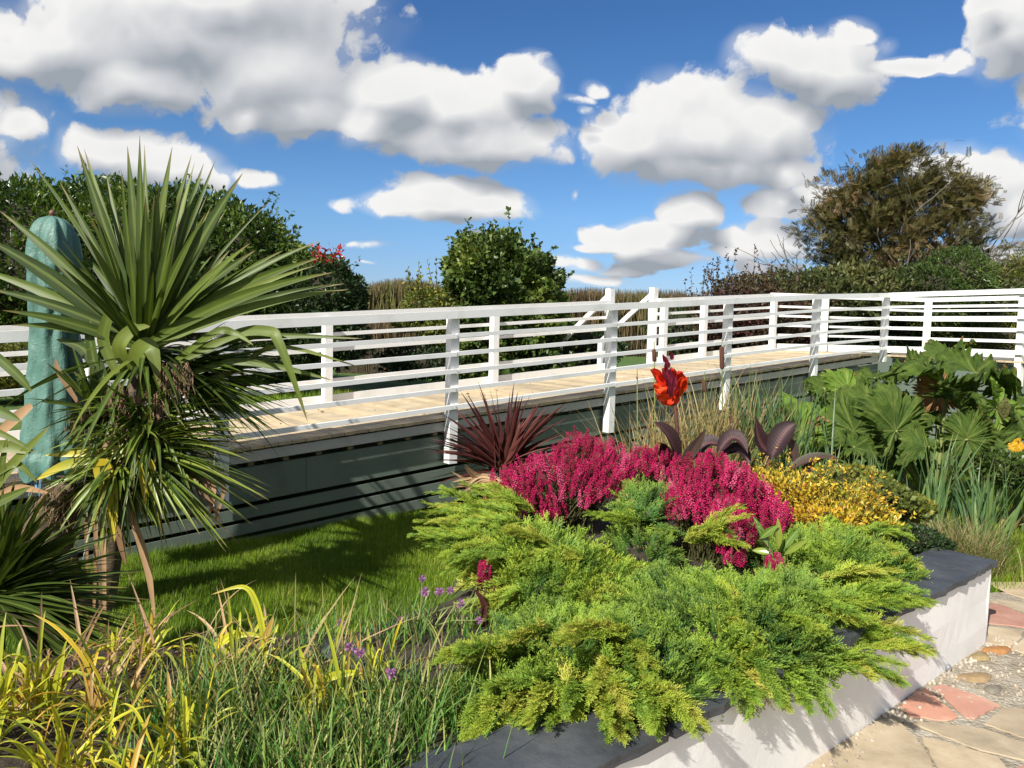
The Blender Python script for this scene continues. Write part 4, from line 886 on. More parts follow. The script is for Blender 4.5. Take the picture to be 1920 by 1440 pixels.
# young spiky plant low at the left
yb = P(-30,1180,3.35); yb[2] = float(gz(yb[0],yb[1])); yo = thing('young_cordyline', 'low dark spiky cordyline at the bottom left under the tall one', 'plant', yb)
mb = MB(); c5 = P(-10,1120,3.4); t5 = []
for i in range(270):
    a = U(-60, 95); l = U(120,300); dx = math.cos(rad(a))*l; dy = -math.sin(rad(a))*l*.8; dpt = U(-.5,.3)
    t5.append((c5+rng.normal(0,.03,3), P(-10+dx*.5, 1120+dy*.6-6, 3.4+dpt*.5), P(-10+dx, 1120+dy+U(0,30), 3.4+dpt)))
t5 = np.array(t5); blades(mb, t5[:,0], t5[:,1], t5[:,2], U(.022,.042,len(t5)), S=8, fold=.35, R=U(0,.7,len(t5)))
mb.build('crown', CORD, yo, smooth=True); mb = MB(); tube(mb, [yb, c5], [.06,.05], 10, (.5,0,0)); mb.build('trunk', BARK, yo)
lo_ = P(-20,900,3.3); lo_o = thing('side_cordyline', 'bright cordyline leaves entering from the left edge beside the green cover', 'plant', (lo_[0], lo_[1], -.15))
mb = MB(); bent([(-60,1000,0),(0,900,0),(95,797,0)], 22, 3.3, .9); bent([(-60,880,0),(0,838,0),(60,850,0)], 26, 3.3, .9); bent([(-50,960,0),(0,940,0),(60,912,0)], 20, 3.3, .6); bent([(-40,760,0),(0,772,0),(40,790,0)], 22, 3.3, .5)
bent([(-60,1050,0),(-10,930,0),(15,815,0)], 20, 3.3, .7); bent([(-60,800,0),(0,812,0),(70,850,0)], 12, 3.3, .8); bent([(-40,640,0),(30,700,0),(60,735,0)], 18, 3.4, .5); bent([(-20,900,0),(30,870,0),(70,905,0)],14,3.3,.8)
mb.build('leaves', CORD, lo_o, smooth=True)
mb = MB(); tube(mb, [(lo_[0]-.3,lo_[1],-.15), P(-60,980,3.3)], [.06,.05], 10, (.5,0,0)); mb.build('trunk', BARK, lo_o)

# --- red cordyline
RED = leafm('purple_red_leaves', [(0,(.045,.014,.014)),(.5,(.11,.032,.030)),(1,(.21,.07,.06))], rough=.38, trans=.15, ns=7)
rb = P(945,905,5.6); rb[2] = float(gz(rb[0],rb[1])); ro = thing('red_cordyline', 'dark purple red spiky cordyline in front of the ramp', 'plant', rb)
mb = MB(); c6 = P(945,880,5.6); N = 130; T6 = []; 
for i in range(N):
    a = U(8,172) if i < 105 else U(-25,205); l = U(110,178)*(1 if 40 < a < 140 else .92); dx = math.cos(rad(a))*l; dy = -math.sin(rad(a))*l; dp = U(-.3,.3)
    T6.append((c6+rng.normal(0,.03,3), P(945+dx*.48, 880+dy*.55-(8 if a<50 or a>130 else 0), 5.6+dp*.5), P(945+dx, 880+dy+U(0,14), 5.6+dp)))
T6 = np.array(T6); blades(mb, T6[:,0], T6[:,1], T6[:,2], U(.022,.042,N), S=7, fold=.4, R=U(0,1,N)); mb.build('leaves', RED, ro, smooth=True)
mb = MB(); tube(mb, [rb-[0,0,.05], c6+[0,0,.03]], [.05,.04], 8, (.5,0,0)); mb.build('stem', BARK, ro)
mb = MB()
for i in range(9): bent([(940,900,0),(900,905+U(-20,20),0),(860+U(-15,20),880+U(-10,50),-.1)], 9, 5.5, U(.4,1))
mb.build('dead_leaves', DEADL, ro)
mb = MB()
for i in range(7): bent([(905+i*8,1185,.05*i),(908+i*9+U(-6,6),1135,.04*i),(893+i*13+U(-8,8),1092+U(0,30),.04*i)], U(10,17), 3.2, U(0,.7))
tag(mb.build('purple_leaves', RED, loc=P(930,1150,3.15)), 'clump of broad dark purple leaves under the left juniper tips', 'plant')

# --- junipers
JUN = leafm('juniper', [(0,(.033,.115,.042)),(.35,(.085,.20,.04)),(.65,(.185,.315,.035)),(.85,(.36,.43,.05)),(1,(.50,.45,.09))], tip=(.42,.52,.06), tipr=(.42,1.5), rough=.6, trans=.2, spec=.25)
def feather(n1=9, n2=4):
    V = []; T_ = []; C = []
    def stick(a, b, w_, t0, t1):
        i = len(V); d = b-a; s_ = norm(np.cross(d, norm(rng.normal(size=3)*[.5,.5,1])))*w_; V.extend([a-s_*.7, a+s_*.7, a+d*.6+s_, b, a+d*.6-s_]); T_.extend([(i,i+1,i+2),(i,i+2,i+4),(i+4,i+2,i+3)]); C.extend([(0,t0,1),(0,t0,1),(0,t1,1),(0,t1,1),(0,t1,1)])
    ax = lambda t: np.array([0, t, .10*math.sin(t*2.2)-.05*t])
    for i in range(5): stick(ax(i/5), ax((i+1)/5), .022*(1-i/7), i/6, (i+1)/6)
    for i in range(n1):
        t = .08+.88*i/n1
        for s_ in (-1,1):
            b = ax(t); d = norm(np.array([s_*U(.45,.75), U(.75,1), U(.0,.45)])); l = (.36*(1-.5*t)+.05)*U(.8,1.2); e_ = b+d*l; stick(b, e_, .016, t*.6, t*.5+.45)
            for j in range(n2):
                u = (j+1)/(n2+.6); bb = b+d*l*u; s2 = 1 if j%2 else -1; dd = norm(d+np.cross(d,[0,0,1])*s2*.7+np.array([0,0,U(-.2,.5)])); stick(bb, bb+dd*l*.42*(1.2-u*.6), .014, t*.5+.2*u, t*.5+.5)
    return np.array(V), np.array(T_), np.array(C, float)
FE = [feather() for _ in range(4)]
def juniper(label, mounds, N, lead, sz=(.09,.17), yellow=0., group='spreading junipers', seed=0.0):
    mounds = np.array(mounds, float); base = mounds[:,:3].mean(0); base[2] = float(gz(base[0],base[1]))
    o = thing('juniper', label, 'juniper', base, group); mb = MB(); ctr = base
    c = MB()
    for e in mounds: core(c, e, s_=.62, n=14, k=8)  # solid dark filling added inside each mound, not real wood
    # wood tubes in branches
    for i in range(26):
        e = mounds[rng.integers(len(mounds))]; d = sphere_pts(1)[0]; d[2] = abs(d[2])*.5; en = e[:3]+e[3:]*d*.9; tube(c, [base+[0,0,.1], (base+en)/2+[0,0,.05], en], [.014,.009,.004], 5, (.4,0,0))
    c.build('branches_and_core', TWIG_CORE, o, smooth=True)
    p, n = shell(mounds, N, .72, 1.05, front=False, lump=.13); keep = p[:,2] > gz(p[:,0],p[:,1])-.25; p, n = p[keep], n[keep]
    hole = np.sin(p[:,0]*13+seed*3)*np.sin(p[:,1]*12+seed)+.6*np.sin(p[:,0]*27+p[:,1]*19+seed*7)+rng.normal(0,.25,len(p)); keep = hole > -1.2; p, n = p[keep], n[keep]; p = p-n*(np.clip(.1-hole[keep],0,1)*.06)[:,None]
    k = len(p); rdir = p-ctr; rdir[:,2] = 0; rdir = norm(rdir); r_ = np.clip(1-n[:,2], 0, 1)[:,None]
    d = norm(rdir*(.55+.5*r_)+np.array([0,0,1])*(.62-.75*r_)+n*.35+rng.normal(0,.26,(k,3)))
    Rr = np.clip(.34+.26*np.sin(p[:,0]*9+p[:,1]*5)*np.cos(p[:,1]*8-p[:,0]*3)+rng.normal(0,.14,k)+yellow+.18*r_[:,0], 0, 1)
    pk = rng.integers(0,4,k)
    for a in range(4):
        s_ = pk == a; stamp(mb, FE[a][0], FE[a][1], rotz_to(d[s_], U(-.9,.9,s_.sum())), p[s_]-d[s_]*.04, Rr[s_], FE[a][2], 0, U(*sz, s_.sum()))
    # leaders: long feathery plumes; lead = list of (px,py,Y, px2,py2,Y2, n)
    for (x1,y1,Y1,x2,y2,Y2,cnt) in lead:
        for c_ in range(cnt):
            a = P(x1+U(-25,25), y1+U(-18,18), Y1+U(-.08,.08)); b = P(x2+U(-28,28), y2+U(-22,22), Y2+U(-.1,.1)); m_ = 17; tt = np.linspace(.1,1,m_)[:,None]
            mid_ = (a+b)/2+[0,0,U(.01,.06)]; pt = (1-tt)**2*a+2*tt*(1-tt)*mid_+tt*tt*b; dr = norm(2*(1-tt)*(mid_-a)+2*tt*(b-mid_)); ll = np.linalg.norm(b-a)
            pt = np.repeat(pt,2,0); dr = np.repeat(dr,2,0); m_ *= 2
            dr = norm(dr+rng.normal(0,.22,(m_,3))); szl = np.linspace(.095,.045,m_)*U(.8,1.2,m_)
            stamp(mb, FE[c_%4][0], FE[c_%4][1], rotz_to(dr, U(-.8,.8,m_)), pt, np.clip(rng.normal(U(.5,.93)+yellow*.3,.07,m_),0,1), FE[c_%4][2], 0, szl)
    mb.build('foliage', JUN, o)
    mb = MB()
    for c_ in range(12):
        i = rng.integers(k); a = p[i]; a0 = a-norm(a-ctr)*U(.1,.25)-[0,0,.04]; tube(mb, [a0, (a0+a)/2+[0,0,.02], a+d[i]*.03], [.005,.004,.002], 5, (U(.3,1),0,0))
        m_ = 14; leaves(mb, a+rng.normal(0,.025,(m_,3)), d[i]+rng.normal(0,.5,(m_,3)), U(.015,.035,m_), U(.3,1,m_), wide=.4)
    mb.build('dead_twigs', DEADL, o); return o
def Mx(x, y, z, rx, ry, rz): return (x, y, z, rx, ry, rz)
def Em(px, py, Y, rx, rz, ry): return E(px, py, Y, rx, rz, ry)
juniper('juniper with long yellow feathery tips reaching left over the lawn', [Em(1000,1060,3.75,125,48,.36),Em(1110,1110,3.6,110,48,.32),Em(900,1010,4.0,50,28,.22),Em(1050,1120,3.4,100,46,.28)], 1600,
  [(980,990,3.9,805,985,3.95,7),(960,975,4.1,830,940,4.2,6),(1000,1010,3.8,790,1010,3.7,4),(960,1030,3.6,850,1060,3.5,5),(1000,965,4.2,880,925,4.3,6),(1010,1110,3.3,890,1150,3.2,5),(1040,1040,3.7,940,1000,3.6,6),(1100,1060,3.6,1000,1060,3.4,6)], (.09,.16), .22, seed=1.0)
juniper('juniper with drooping tips spilling over the slate in the front', [Em(1050,1250,2.75,145,62,.36),Em(960,1275,2.7,80,42,.28),Em(1180,1255,2.65,135,70,.34),Em(1110,1195,3.05,150,46,.3),Em(1010,1290,2.6,110,40,.25),Em(930,1310,2.5,80,36,.22)], 2500,
  [(960,1230,2.6,850,1240,2.5,6),(1000,1290,2.45,920,1310,2.35,3),(1150,1270,2.4,1240,1350,2.25,4),(1080,1280,2.4,1060,1330,2.35,4),(1200,1290,2.4,1310,1370,2.2,2),(1190,1180,2.7,1050,1200,2.4,6),(940,1260,2.6,860,1290,2.5,3),(1180,1200,2.7,1200,1270,2.4,5),(1050,1200,2.8,930,1215,2.6,6),(1140,1230,2.6,1110,1300,2.35,4),(980,1290,2.5,930,1340,2.35,6),(1060,1300,2.45,1010,1360,2.25,6),(1130,1300,2.4,1150,1365,2.2,5),(1200,1290,2.4,1250,1350,2.2,5),(900,1260,2.6,850,1320,2.45,4),(930,1310,2.4,890,1380,2.25,5),(990,1320,2.35,960,1385,2.2,4)], (.07,.125), .05, seed=2.3)
juniper('juniper spilling over the white wall, its tips pointing right', [Em(1380,1190,3.0,150,74,.36),Em(1510,1165,3.3,110,66,.3),Em(1310,1225,2.8,105,62,.3),Em(1460,1215,2.95,95,48,.24),Em(1290,1145,3.2,130,38,.32)], 2800,
  [(1560,1125,3.25,1730,1125,3.2,7),(1560,1180,3.15,1715,1205,2.95,7),(1520,1220,3.0,1660,1260,2.75,6),(1460,1240,2.8,1530,1325,2.6,4),(1400,1250,2.65,1480,1310,2.5,4),(1530,1090,3.4,1690,1090,3.4,5),(1600,1200,3.0,1760,1230,2.85,1),(1400,1160,3.0,1520,1190,2.8,7),(1300,1150,3.1,1420,1190,2.8,6),(1330,1230,2.7,1400,1310,2.45,4),(1480,1130,3.2,1600,1150,3.0,6)], (.075,.14), .04, seed=4.0)
juniper('upright juniper mound at the right behind the pink heather', [Em(1560,1065,3.95,110,46,.36),Em(1635,1075,4.0,55,36,.3),Em(1495,1075,3.8,70,36,.3)], 1500,
  [(1600,1040,4.0,1700,1060,3.8,5),(1560,1010,4.1,1560,985,4.2,3),(1600,1010,4.1,1680,1010,4.1,5)], (.09,.16), .08, seed=5.0)
juniper('small green juniper tuft between the two big pink heathers', [Em(1215,965,4.35,55,42,.22),Em(1200,1035,4.0,60,26,.25)], 420,
  [(1200,985,4.0,1120,965,4.0,2),(1290,1015,3.75,1380,975,3.7,4),(1300,1005,3.75,1370,1035,3.6,3)], (.09,.15), -.12, seed=6.0)

# --- heathers
PINK = leafm('heather_flowers', [(0,(.22,.03,.045)),(.3,(.42,.010,.085)),(.7,(.56,.020,.125)),(1,(.68,.13,.26))], rough=.65, trans=.2, spec=.2)
HSTEM = leafm('heather_foliage', [(0,(.07,.045,.025)),(.5,(.09,.11,.025)),(1,(.17,.20,.05))], rough=.7)
def spike():
    V = []; T_ = []; C = []
    for i in range(44):
        t = (i+.5)/44; a = i*2.4; r = .115*(1-.6*t**3)*U(.5,1.15); c = np.array([r*math.cos(a), t, r*math.sin(a)]); s_ = .052*U(.6,1.25)*(1-.3*t)
        i0 = len(V); ax = norm(rng.normal(size=3)); bx = norm(np.cross(ax, rng.normal(size=3))); cx_ = np.cross(ax, bx)
        V += [c+ax*s_, c+bx*s_, c-ax*s_, c-bx*s_, c+cx_*s_, c-cx_*s_]; T_ += [(i0,i0+1,i0+4),(i0+1,i0+2,i0+4),(i0+2,i0+3,i0+4),(i0+3,i0,i0+4),(i0+1,i0,i0+5),(i0+2,i0+1,i0+5),(i0+3,i0+2,i0+5),(i0,i0+3,i0+5)]; C += [(U(-.15,.15),t,0)]*6
    return np.array(V), np.array(T_), np.array(C, float)
SP = [spike() for _ in range(3)]
def heather(label, mounds, N, ln=(.07,.14), jit=.5):
    N = int(N*1.7)
    mounds = np.array(mounds, float); base = mounds[:,:3].mean(0); base[2] = float(gz(base[0],base[1]))
    o = thing('heather', label, 'heather', base, 'pink flowering heathers'); p, n = shell(mounds, N, .55, 1.0, front=False, lump=.12); sel = n[:,2] > -.35; p, n = p[sel], n[sel]; k = len(p)
    d = norm(norm(p-base+[0,0,.05])*.55+[0,0,.75]+rng.normal(0,jit*.6,(k,3))); mb = MB(); pk = rng.integers(0,3,k); l = U(*ln, k)
    for a in range(3):
        s_ = pk == a; stamp(mb, SP[a][0], SP[a][1], rotz_to(d[s_], U(0,6,s_.sum())), p[s_]-d[s_]*l[s_][:,None]*.6, np.clip(.5+.3*np.sin(p[s_][:,0]*11)*np.cos(p[s_][:,2]*14)+rng.normal(0,.22,s_.sum()),0,1), SP[a][2], 0, l[s_])
    mb.build('flowers', PINK, o)
    mb = MB(); B = np.tile(base, (k,1))+rng.normal(0,.05,(k,3))*[1.6,1.6,.3]; T_ = p-d*l[:,None]*.3; blades(mb, B, (B+T_)/2+[0,0,.02], T_, .007, S=3, R=U(0,.5,k))
    m_ = k*16; s_ = rng.integers(0,k,m_); f = U(.35,1.12,m_)[:,None]; pos = B[s_]*(1-f)+T_[s_]*f; leaves(mb, pos, d[s_]+rng.normal(0,.5,(m_,3)), U(.014,.026,m_), U(0,.8,m_), wide=.5)
    mb.build('stems', HSTEM, o); return o
heather('large bright pink heather left, in front of the red cordyline', [Em(1050,915,4.7,105,66,.3),Em(962,930,4.65,48,62,.25),Em(1130,895,4.75,64,66,.3),Em(1095,858,4.85,62,44,.25),Em(1000,960,4.55,70,36,.2)], 560)
heather('pink heather in the middle behind, under the red canna flower', [Em(1238,872,5.0,36,32,.2),Em(1205,866,5.0,24,24,.18)], 100)
heather('tall pink heather right of centre', [Em(1330,915,4.3,70,68,.28),Em(1292,938,4.25,46,50,.25),Em(1385,925,4.25,38,46,.2)], 400)
heather('low pink heather ball hanging in front of the dark hollow', [Em(1375,1000,3.75,40,40,.14),Em(1360,970,3.9,30,30,.15),Em(1378,1040,3.65,22,12,.08)], 120, (.07,.11))
heather('thin pink heather at the right beside the glossy leaves', [Em(1440,975,4.1,42,42,.2),Em(1435,940,4.2,16,40,.1)], 110)
heather('small pink heather sprig hanging below the glossy leaves', [Em(1455,1062,3.6,18,22,.08)], 40, (.06,.09))
heather('faint pink heather sprig poking through the juniper tips at the left', [Em(908,1072,3.45,12,12,.05)], 26, (.06,.09))

# --- rhododendron sprig
GLOS = leafm('glossy_leaves', [(0,(.06,.13,.02)),(.6,(.12,.22,.035)),(1,(.30,.36,.05))], rough=.22, spec=.6, trans=.25, mid=(.28,.34,.1))
gb = P(1440,1075,3.7); gb[2] = float(gz(gb[0],gb[1])); go = thing('rhododendron', 'small young rhododendron with glossy oval leaves among the heather', 'plant', gb)
mb = MB(); ca = P(1452,1040,3.65)
for (a,b,c_,d_) in [(1460,1030,1458,970),(1465,1032,1500,990),(1450,1045,1418,985),(1440,1025,1412,968),(1445,1038,1410,1032),(1462,1038,1470,1010),(1455,1050,1432,1062),(1450,1045,1440,1072),(1470,1040,1515,1012),(1425,1010,1460,985)]:
    A = P(a,b,3.62); B_ = P(c_,d_,3.6+U(-.08,.08)); blades(mb, [A], [(A+B_)/2+[0,0,.01]], [B_], [.034], S=6, fold=.3, prof='leaf', ref=[[.1,-1,.4]])
mb.build('leaves', GLOS, go, smooth=True); mb = MB(); tube(mb, [gb, P(1455,1060,3.65), ca], [.008,.006,.004], 6, (.5,0,0)); tube(mb, [ca, P(1425,1010,3.6)], [.005,.003], 5, (.5,0,0)); mb.build('stem', STEMR, go)

# --- cannas
CAN = leafm('canna_leaves', [(0,(.018,.008,.010)),(.5,(.042,.016,.020)),(1,(.055,.045,.03))], rough=.55, spec=.3, trans=.10, mid=(.10,.04,.04), ribs=110)
CANR = leafm('canna_petals', [(0,(.65,.02,.008)),(.6,(.85,.055,.012)),(1,(.90,.12,.02))], rough=.5, trans=.35)
kb = P(1275,880,5.0); kb[2] = float(gz(kb[0],kb[1])); ko = thing('canna', 'canna with an orange red flower on a tall stem', 'plant', kb, 'dark leaved cannas')
mb = MB(); tube(mb, [kb, P(1272,850,5), P(1268,780,5), P(1262,735,5), P(1255,700,5)], [.017,.016,.013,.010,.007], 8, (.5,0,0)); mb.build('stem', STEMR, ko, smooth=True)
def petal(mb, a, b, w_, R_=.5, crump=.02, mat=0, n=10):
    a, b = np.array(a), np.array(b); t = norm(b-a); s_ = norm(np.cross(t, [U(-.3,.3),-1,U(-.2,.3)])); nr = np.cross(s_, t); V = []
    l = np.linalg.norm(b-a); ph = U(0,6)
    for i in range(n+1):
        f = i/n; ww = w_*(math.sin(math.pi*min(1,f*.86+.1))**.7)
        for j in range(7):
            g_ = j/3-1; V.append(a+t*l*f+s_*ww*g_*.5+nr*(crump*(math.sin(g_*5+ph+f*3)+.7*math.sin(f*9+g_*3+ph))*f+.03*f*f*g_*g_)+s_*U(-.003,.003))
    mb.add(V, [(i*7+j,i*7+j+1,(i+1)*7+j+1,(i+1)*7+j) for i in range(n) for j in range(6)], (R_,0,0), mat)
mb = MB()
for (a,b,c_,d_,w_) in [(1256,735,1222,692,.085),(1258,742,1225,722,.09),(1262,755,1236,745,.07),(1255,725,1236,700,.07),(1258,725,1262,690,.07),(1260,730,1280,700,.075),(1258,735,1275,712,.06),(1262,757,1245,730,.08),(1262,750,1284,706,.09),(1260,740,1276,696,.08),(1258,745,1230,735,.09),(1264,760,1255,722,.10),(1256,728,1244,690,.07)]:
    petal(mb, P(a,b,5+U(-.03,.03)), P(c_,d_,4.97+U(-.05,.04)), w_, U(.1,.9))
mb.build('flower', CANR, ko, smooth=True)
mb = MB()
for i in range(15):
    x0 = 1250+U(-3,14); y0 = 745-i*5.0; A = P(x0,y0,4.93); B_ = P(x0-4+U(-5,8), y0-15-U(0,8), 4.90); blades(mb, [A], [(A+B_)/2], [B_], [.028], S=4, prof='leaf', ref=[[0,-1,.1]], fold=.6)
for x0 in (1240,1250,1268): A = P(1262,735,4.93); B_ = P(x0,690+abs(x0-1240)*.5,4.90); blades(mb, [A], [(A+B_)/2], [B_], [.026], S=4, prof='leaf', ref=[[0,-1,.1]], fold=.6)
mb.build('buds', leafm('canna_buds', [(0,(.10,.008,.02)),(1,(.24,.02,.05))], rough=.5, trans=.1), ko)
def bigleaf(mb, pts, w_, Y0, R_=None, ref=(0,-1,.4)):
    pts = np.array([P(a,b,Y0+c) for a,b,c in pts]); blades(mb, [pts[0]], [pts[1]], [pts[2]], [w_*.82*Y0/F], S=10, fold=.55, prof='leaf', R=[U(0,1) if R_ is None else R_], ref=[ref])
mb = MB(); bigleaf(mb, [(1270,870,0),(1260,810,-.1),(1226,792,-.1)], 44, 5.0, .6, (.2,-1,1)); bigleaf(mb, [(1275,880,0),(1330,800,0),(1365,850,-.1)], 40, 5.0, .2, (0,-1,1)); bigleaf(mb, [(1280,875,0),(1310,830,-.05),(1322,805,-.1)], 22, 4.95, .9); bigleaf(mb,[(1265,880,0),(1235,840,0),(1240,830,-.1)],34,5.0,.3)
mb.build('leaves', CAN, ko, smooth=True)
kb2 = P(1440,890,4.9); kb2[2] = float(gz(kb2[0],kb2[1])); k2 = thing('canna', 'canna with broad dark purple leaves and no flower, right of the heathers', 'plant', kb2, 'dark leaved cannas')
mb = MB(); bigleaf(mb, [(1448,850,0),(1415,840,0),(1418,782,0)], 44, 4.9, .2, (.4,-1,.3)); bigleaf(mb, [(1445,862,0),(1470,800,0),(1492,795,0)], 50, 4.85, .1, (-.7,-1,.3)); bigleaf(mb, [(1480,880,0),(1530,850,0),(1575,862,-.1)], 30, 4.8, 1.0, (0,-.6,1))
bigleaf(mb, [(1490,870,0),(1485,830,0),(1478,822,0)], 26, 4.85, .9); bigleaf(mb, [(1345,850,0),(1380,790,0),(1402,850,-.1)], 36, 4.9, .3, (-.2,-1,.8)); bigleaf(mb, [(1352,855,0),(1400,820,0),(1405,882,-.1)], 30, 4.95, .1, (-.3,-1,.8)); bigleaf(mb,[(1500,905,0),(1515,870,0),(1530,855,0)],24,4.8,.4)
mb.build('leaves', CAN, k2, smooth=True)
mb = MB(); tube(mb, [kb2, P(1440,870,4.9), P(1447,850,4.9)], [.014,.012,.008], 7, (.5,0,0)); tube(mb, [P(1350,860,4.95), P(1375,800,4.95), P(1398,770,4.95), P(1415,785,4.9)], [.006,.005,.004,.003], 6, (.5,0,0)); tube(mb, [P(1352,862,4.95),P(1368,810,4.95),P(1372,765,4.95)], [.006,.005,.002], 6, (.5,0,0)); mb.build('stem', STEMR, k2, smooth=True)

# --- reeds and cattails
REED = leafm('reed_leaves', [(0,(.07,.13,.045)),(.5,(.13,.20,.07)),(.8,(.24,.28,.08)),(1,(.40,.36,.12))], tip=(.42,.33,.14), tipr=(.75,1.1), rough=.5)
STRAW = leafm('straw', [(0,(.26,.18,.07)),(.5,(.40,.30,.13)),(1,(.24,.26,.08))], rough=.7, tip=(.42,.32,.16), tipr=(.6,1.1))
IRIS = leafm('iris_leaves', [(0,(.055,.12,.045)),(.5,(.10,.19,.075)),(1,(.17,.26,.08))], tip=(.35,.30,.12), tipr=(.85,1.1), rough=.42)
def tuft(name, label, cat, px, py, Y, N, ht, w_, mat, spread=.12, lean=.25, group=None, part='leaves', S=6, droop=.15, dx=0):
    b = P(px, py, Y); b[2] = float(gz(b[0], b[1])); o = thing(name, label, cat, b, group); mb = MB()
    B = b+np.stack([rng.normal(0,spread,N), rng.normal(0,spread*.7,N), np.full(N,-.02)],1); h = U(*ht, N); d = np.stack([rng.normal(dx,lean,N), rng.normal(0,lean,N), np.ones(N)],1)
    M_ = B+d*(h*.5)[:,None]*[.7,.7,1]; T_ = B+d*h[:,None]*[1.2,1.2,1]; T_[:,2] -= droop*h*rng.random(N)
    blades(mb, B, M_, T_, U(*w_, N), S=S, fold=.3); mb.build(part, mat, o); return o
cat_o = tuft('cattail', 'tall cattail with brown heads behind the red canna flower', 'plant', 1385, 850, 6.4, 90, (.7,1.35), (.012,.02), REED, .22, .13, part='leaves')
mb = MB(); mh = MB()
for (x,y1,y2,yb_,w_) in [(1226,655,678,860,.016),(1353,650,692,860,.019),(1320,712,735,860,.017),(1194,706,712,850,.006),(1380,738,760,860,.012)]:
    a = P(x,y1,6.3); b_ = P(x+1,y2,6.3); g_ = P(x+6,yb_,6.3); g_[2] = gz(g_[0],g_[1]); tube(mh, [a,a+(b_-a)*.08,b_-(b_-a)*.08,b_], [w_*.6,w_,w_,w_*.6], 10, (.5,0,0)); tube(mb, [a+[0,0,.06], b_, (b_+g_)/2, g_], [.003,.005,.006,.007], 6, (.5,0,0))
mb.build('stalks', STEMG, cat_o); mh.build('seed_heads', CATB, cat_o, smooth=True)
tuft('dry_reeds', 'dry straw coloured reeds left of the cattails against the ramp side', 'reeds', 1235, 865, 6.4, 460, (.45,1.15), (.006,.014), STRAW, .22, .28, 'reeds by the ramp', droop=.4)
tuft('dry_reeds', 'mixed green and straw reeds below the cattail heads', 'reeds', 1335, 865, 6.1, 520, (.45,1.1), (.006,.014), STRAW, .25, .22, 'reeds by the ramp', droop=.3)
tuft('green_reeds', 'upright blue green reeds just left of the pale green giant leaf', 'reeds', 1430, 850, 6.1, 170, (.6,1.2), (.014,.024), IRIS, .2, .14, 'reeds by the ramp')
tuft('iris', 'clump of upright iris leaves below the middle giant leaf', 'iris', 1610, 905, 5.6, 52, (.5,.85), (.016,.026), IRIS, .14, .10, 'iris clumps by the giant leaves')
tuft('iris', 'clump of upright iris leaves rising out of the brown grass tuft', 'iris', 1760, 890, 6.0, 44, (.55,1.0), (.016,.026), IRIS, .10, .12, 'iris clumps by the giant leaves')
tuft('iris', 'fan of tall iris leaves with one yellow blade at the right', 'iris', 1850, 935, 5.7, 56, (.5,.85), (.016,.026), IRIS, .07, .18, 'iris clumps by the giant leaves')
tuft('iris', 'single thick iris fan at the right of the golden shrub', 'iris', 1668, 905, 5.4, 12, (.35,.62), (.022,.034), IRIS, .04, .10, 'iris clumps by the giant leaves')
tuft('iris', 'few tall iris blades in front of the rail post at the right edge', 'iris', 1900, 850, 6.6, 14, (.4,.75), (.02,.03), REED, .12, .12, 'iris clumps by the giant leaves')
tuft('grass_tuft', 'brown and green arching grass tuft beside the end of the slate', 'grass', 1790, 950, 5.35, 1500, (.25,.55), (.003,.006), leafm('tuft_grass', [(0,(.09,.15,.03)),(.45,(.17,.20,.05)),(.7,(.34,.26,.12)),(1,(.46,.36,.2))], rough=.7), .17, .42, droop=.5, dx=-.15)
tuft('grass_tuft', 'fine green grass wisps at the left of the slate end', 'grass', 1690, 985, 4.75, 380, (.12,.28), (.003,.005), leafm('wisp_grass', [(0,(.08,.14,.03)),(1,(.26,.28,.10))], rough=.7), .16, .4, droop=.4)

# --- giant leaves (gunnera)
def gunnera_leaf(nr=14, na=240, lobes=7, rag=.12):
    tr_ = U(.6,1.4,200); lr_ = U(.82,1.1,12)
    V = []; C = []
    span = math.radians(318)
    for i in range(nr+1):
        f = i/nr
        for j in range(na+1):
            u = j/na; a = -span/2+span*u
            lob = abs(math.cos(math.pi*lobes*(u)-math.pi*lobes/2*0+math.pi/2*(lobes%2==0))) ; lob = abs(math.sin(math.pi*lobes*u))
            tooth = .5+.5*math.sin(u*lobes*3*2*math.pi+1.1); t2 = .5+.5*math.sin(u*lobes*8*2*math.pi)
            fr_ = (u*lobes*5)%1; t3 = 1-abs(2*fr_-1); fr2 = (u*lobes*15)%1; li_ = min(int(u*lobes), lobes-1)
            r = lr_[li_]*(.80+.20*lob**.6)*(1-.17*(1-t3)*tr_[int(u*lobes*5)%200]*f**3-.06*abs(2*fr2-1)*f**6)*(.84+.16*math.cos(a))
            x, y = math.sin(a)*r*f, math.cos(a)*r*f
            ple = .085*f*(lob-.5)*1.0+.035*math.sin(u*lobes*3*2*math.pi)*f*f+.012*math.sin(u*61+f*23)*f
            z = .22*f*f+ple-.32*f**4*(.5+.5*math.sin(a*2.1+lr_[0]*20))+.05*f**3*math.sin(u*lobes*5*2*math.pi+lr_[1]*9)+.05*f**2*math.sin(a*5+lr_[2]*30)
            V.append((x,y,z)); du = abs((u*lobes)%1-.5)/lobes*f; v = max(0,1-du/.0055); v2 = max(0, 1-abs(abs((u*lobes)%1-.5)-.25*min(1,(f-.3)*1.3))/lobes*f/.0035)*(f>.3)*.6; C.append((0,f,max(v*(1-.4*f),v2)))
    q = [(i*(na+1)+j,i*(na+1)+j+1,(i+1)*(na+1)+j+1,(i+1)*(na+1)+j) for i in range(nr) for j in range(na)]
    return np.array(V), np.array(q), np.array(C, float)
GUN = [gunnera_leaf(lobes=l_) for l_ in (7,6,8)]
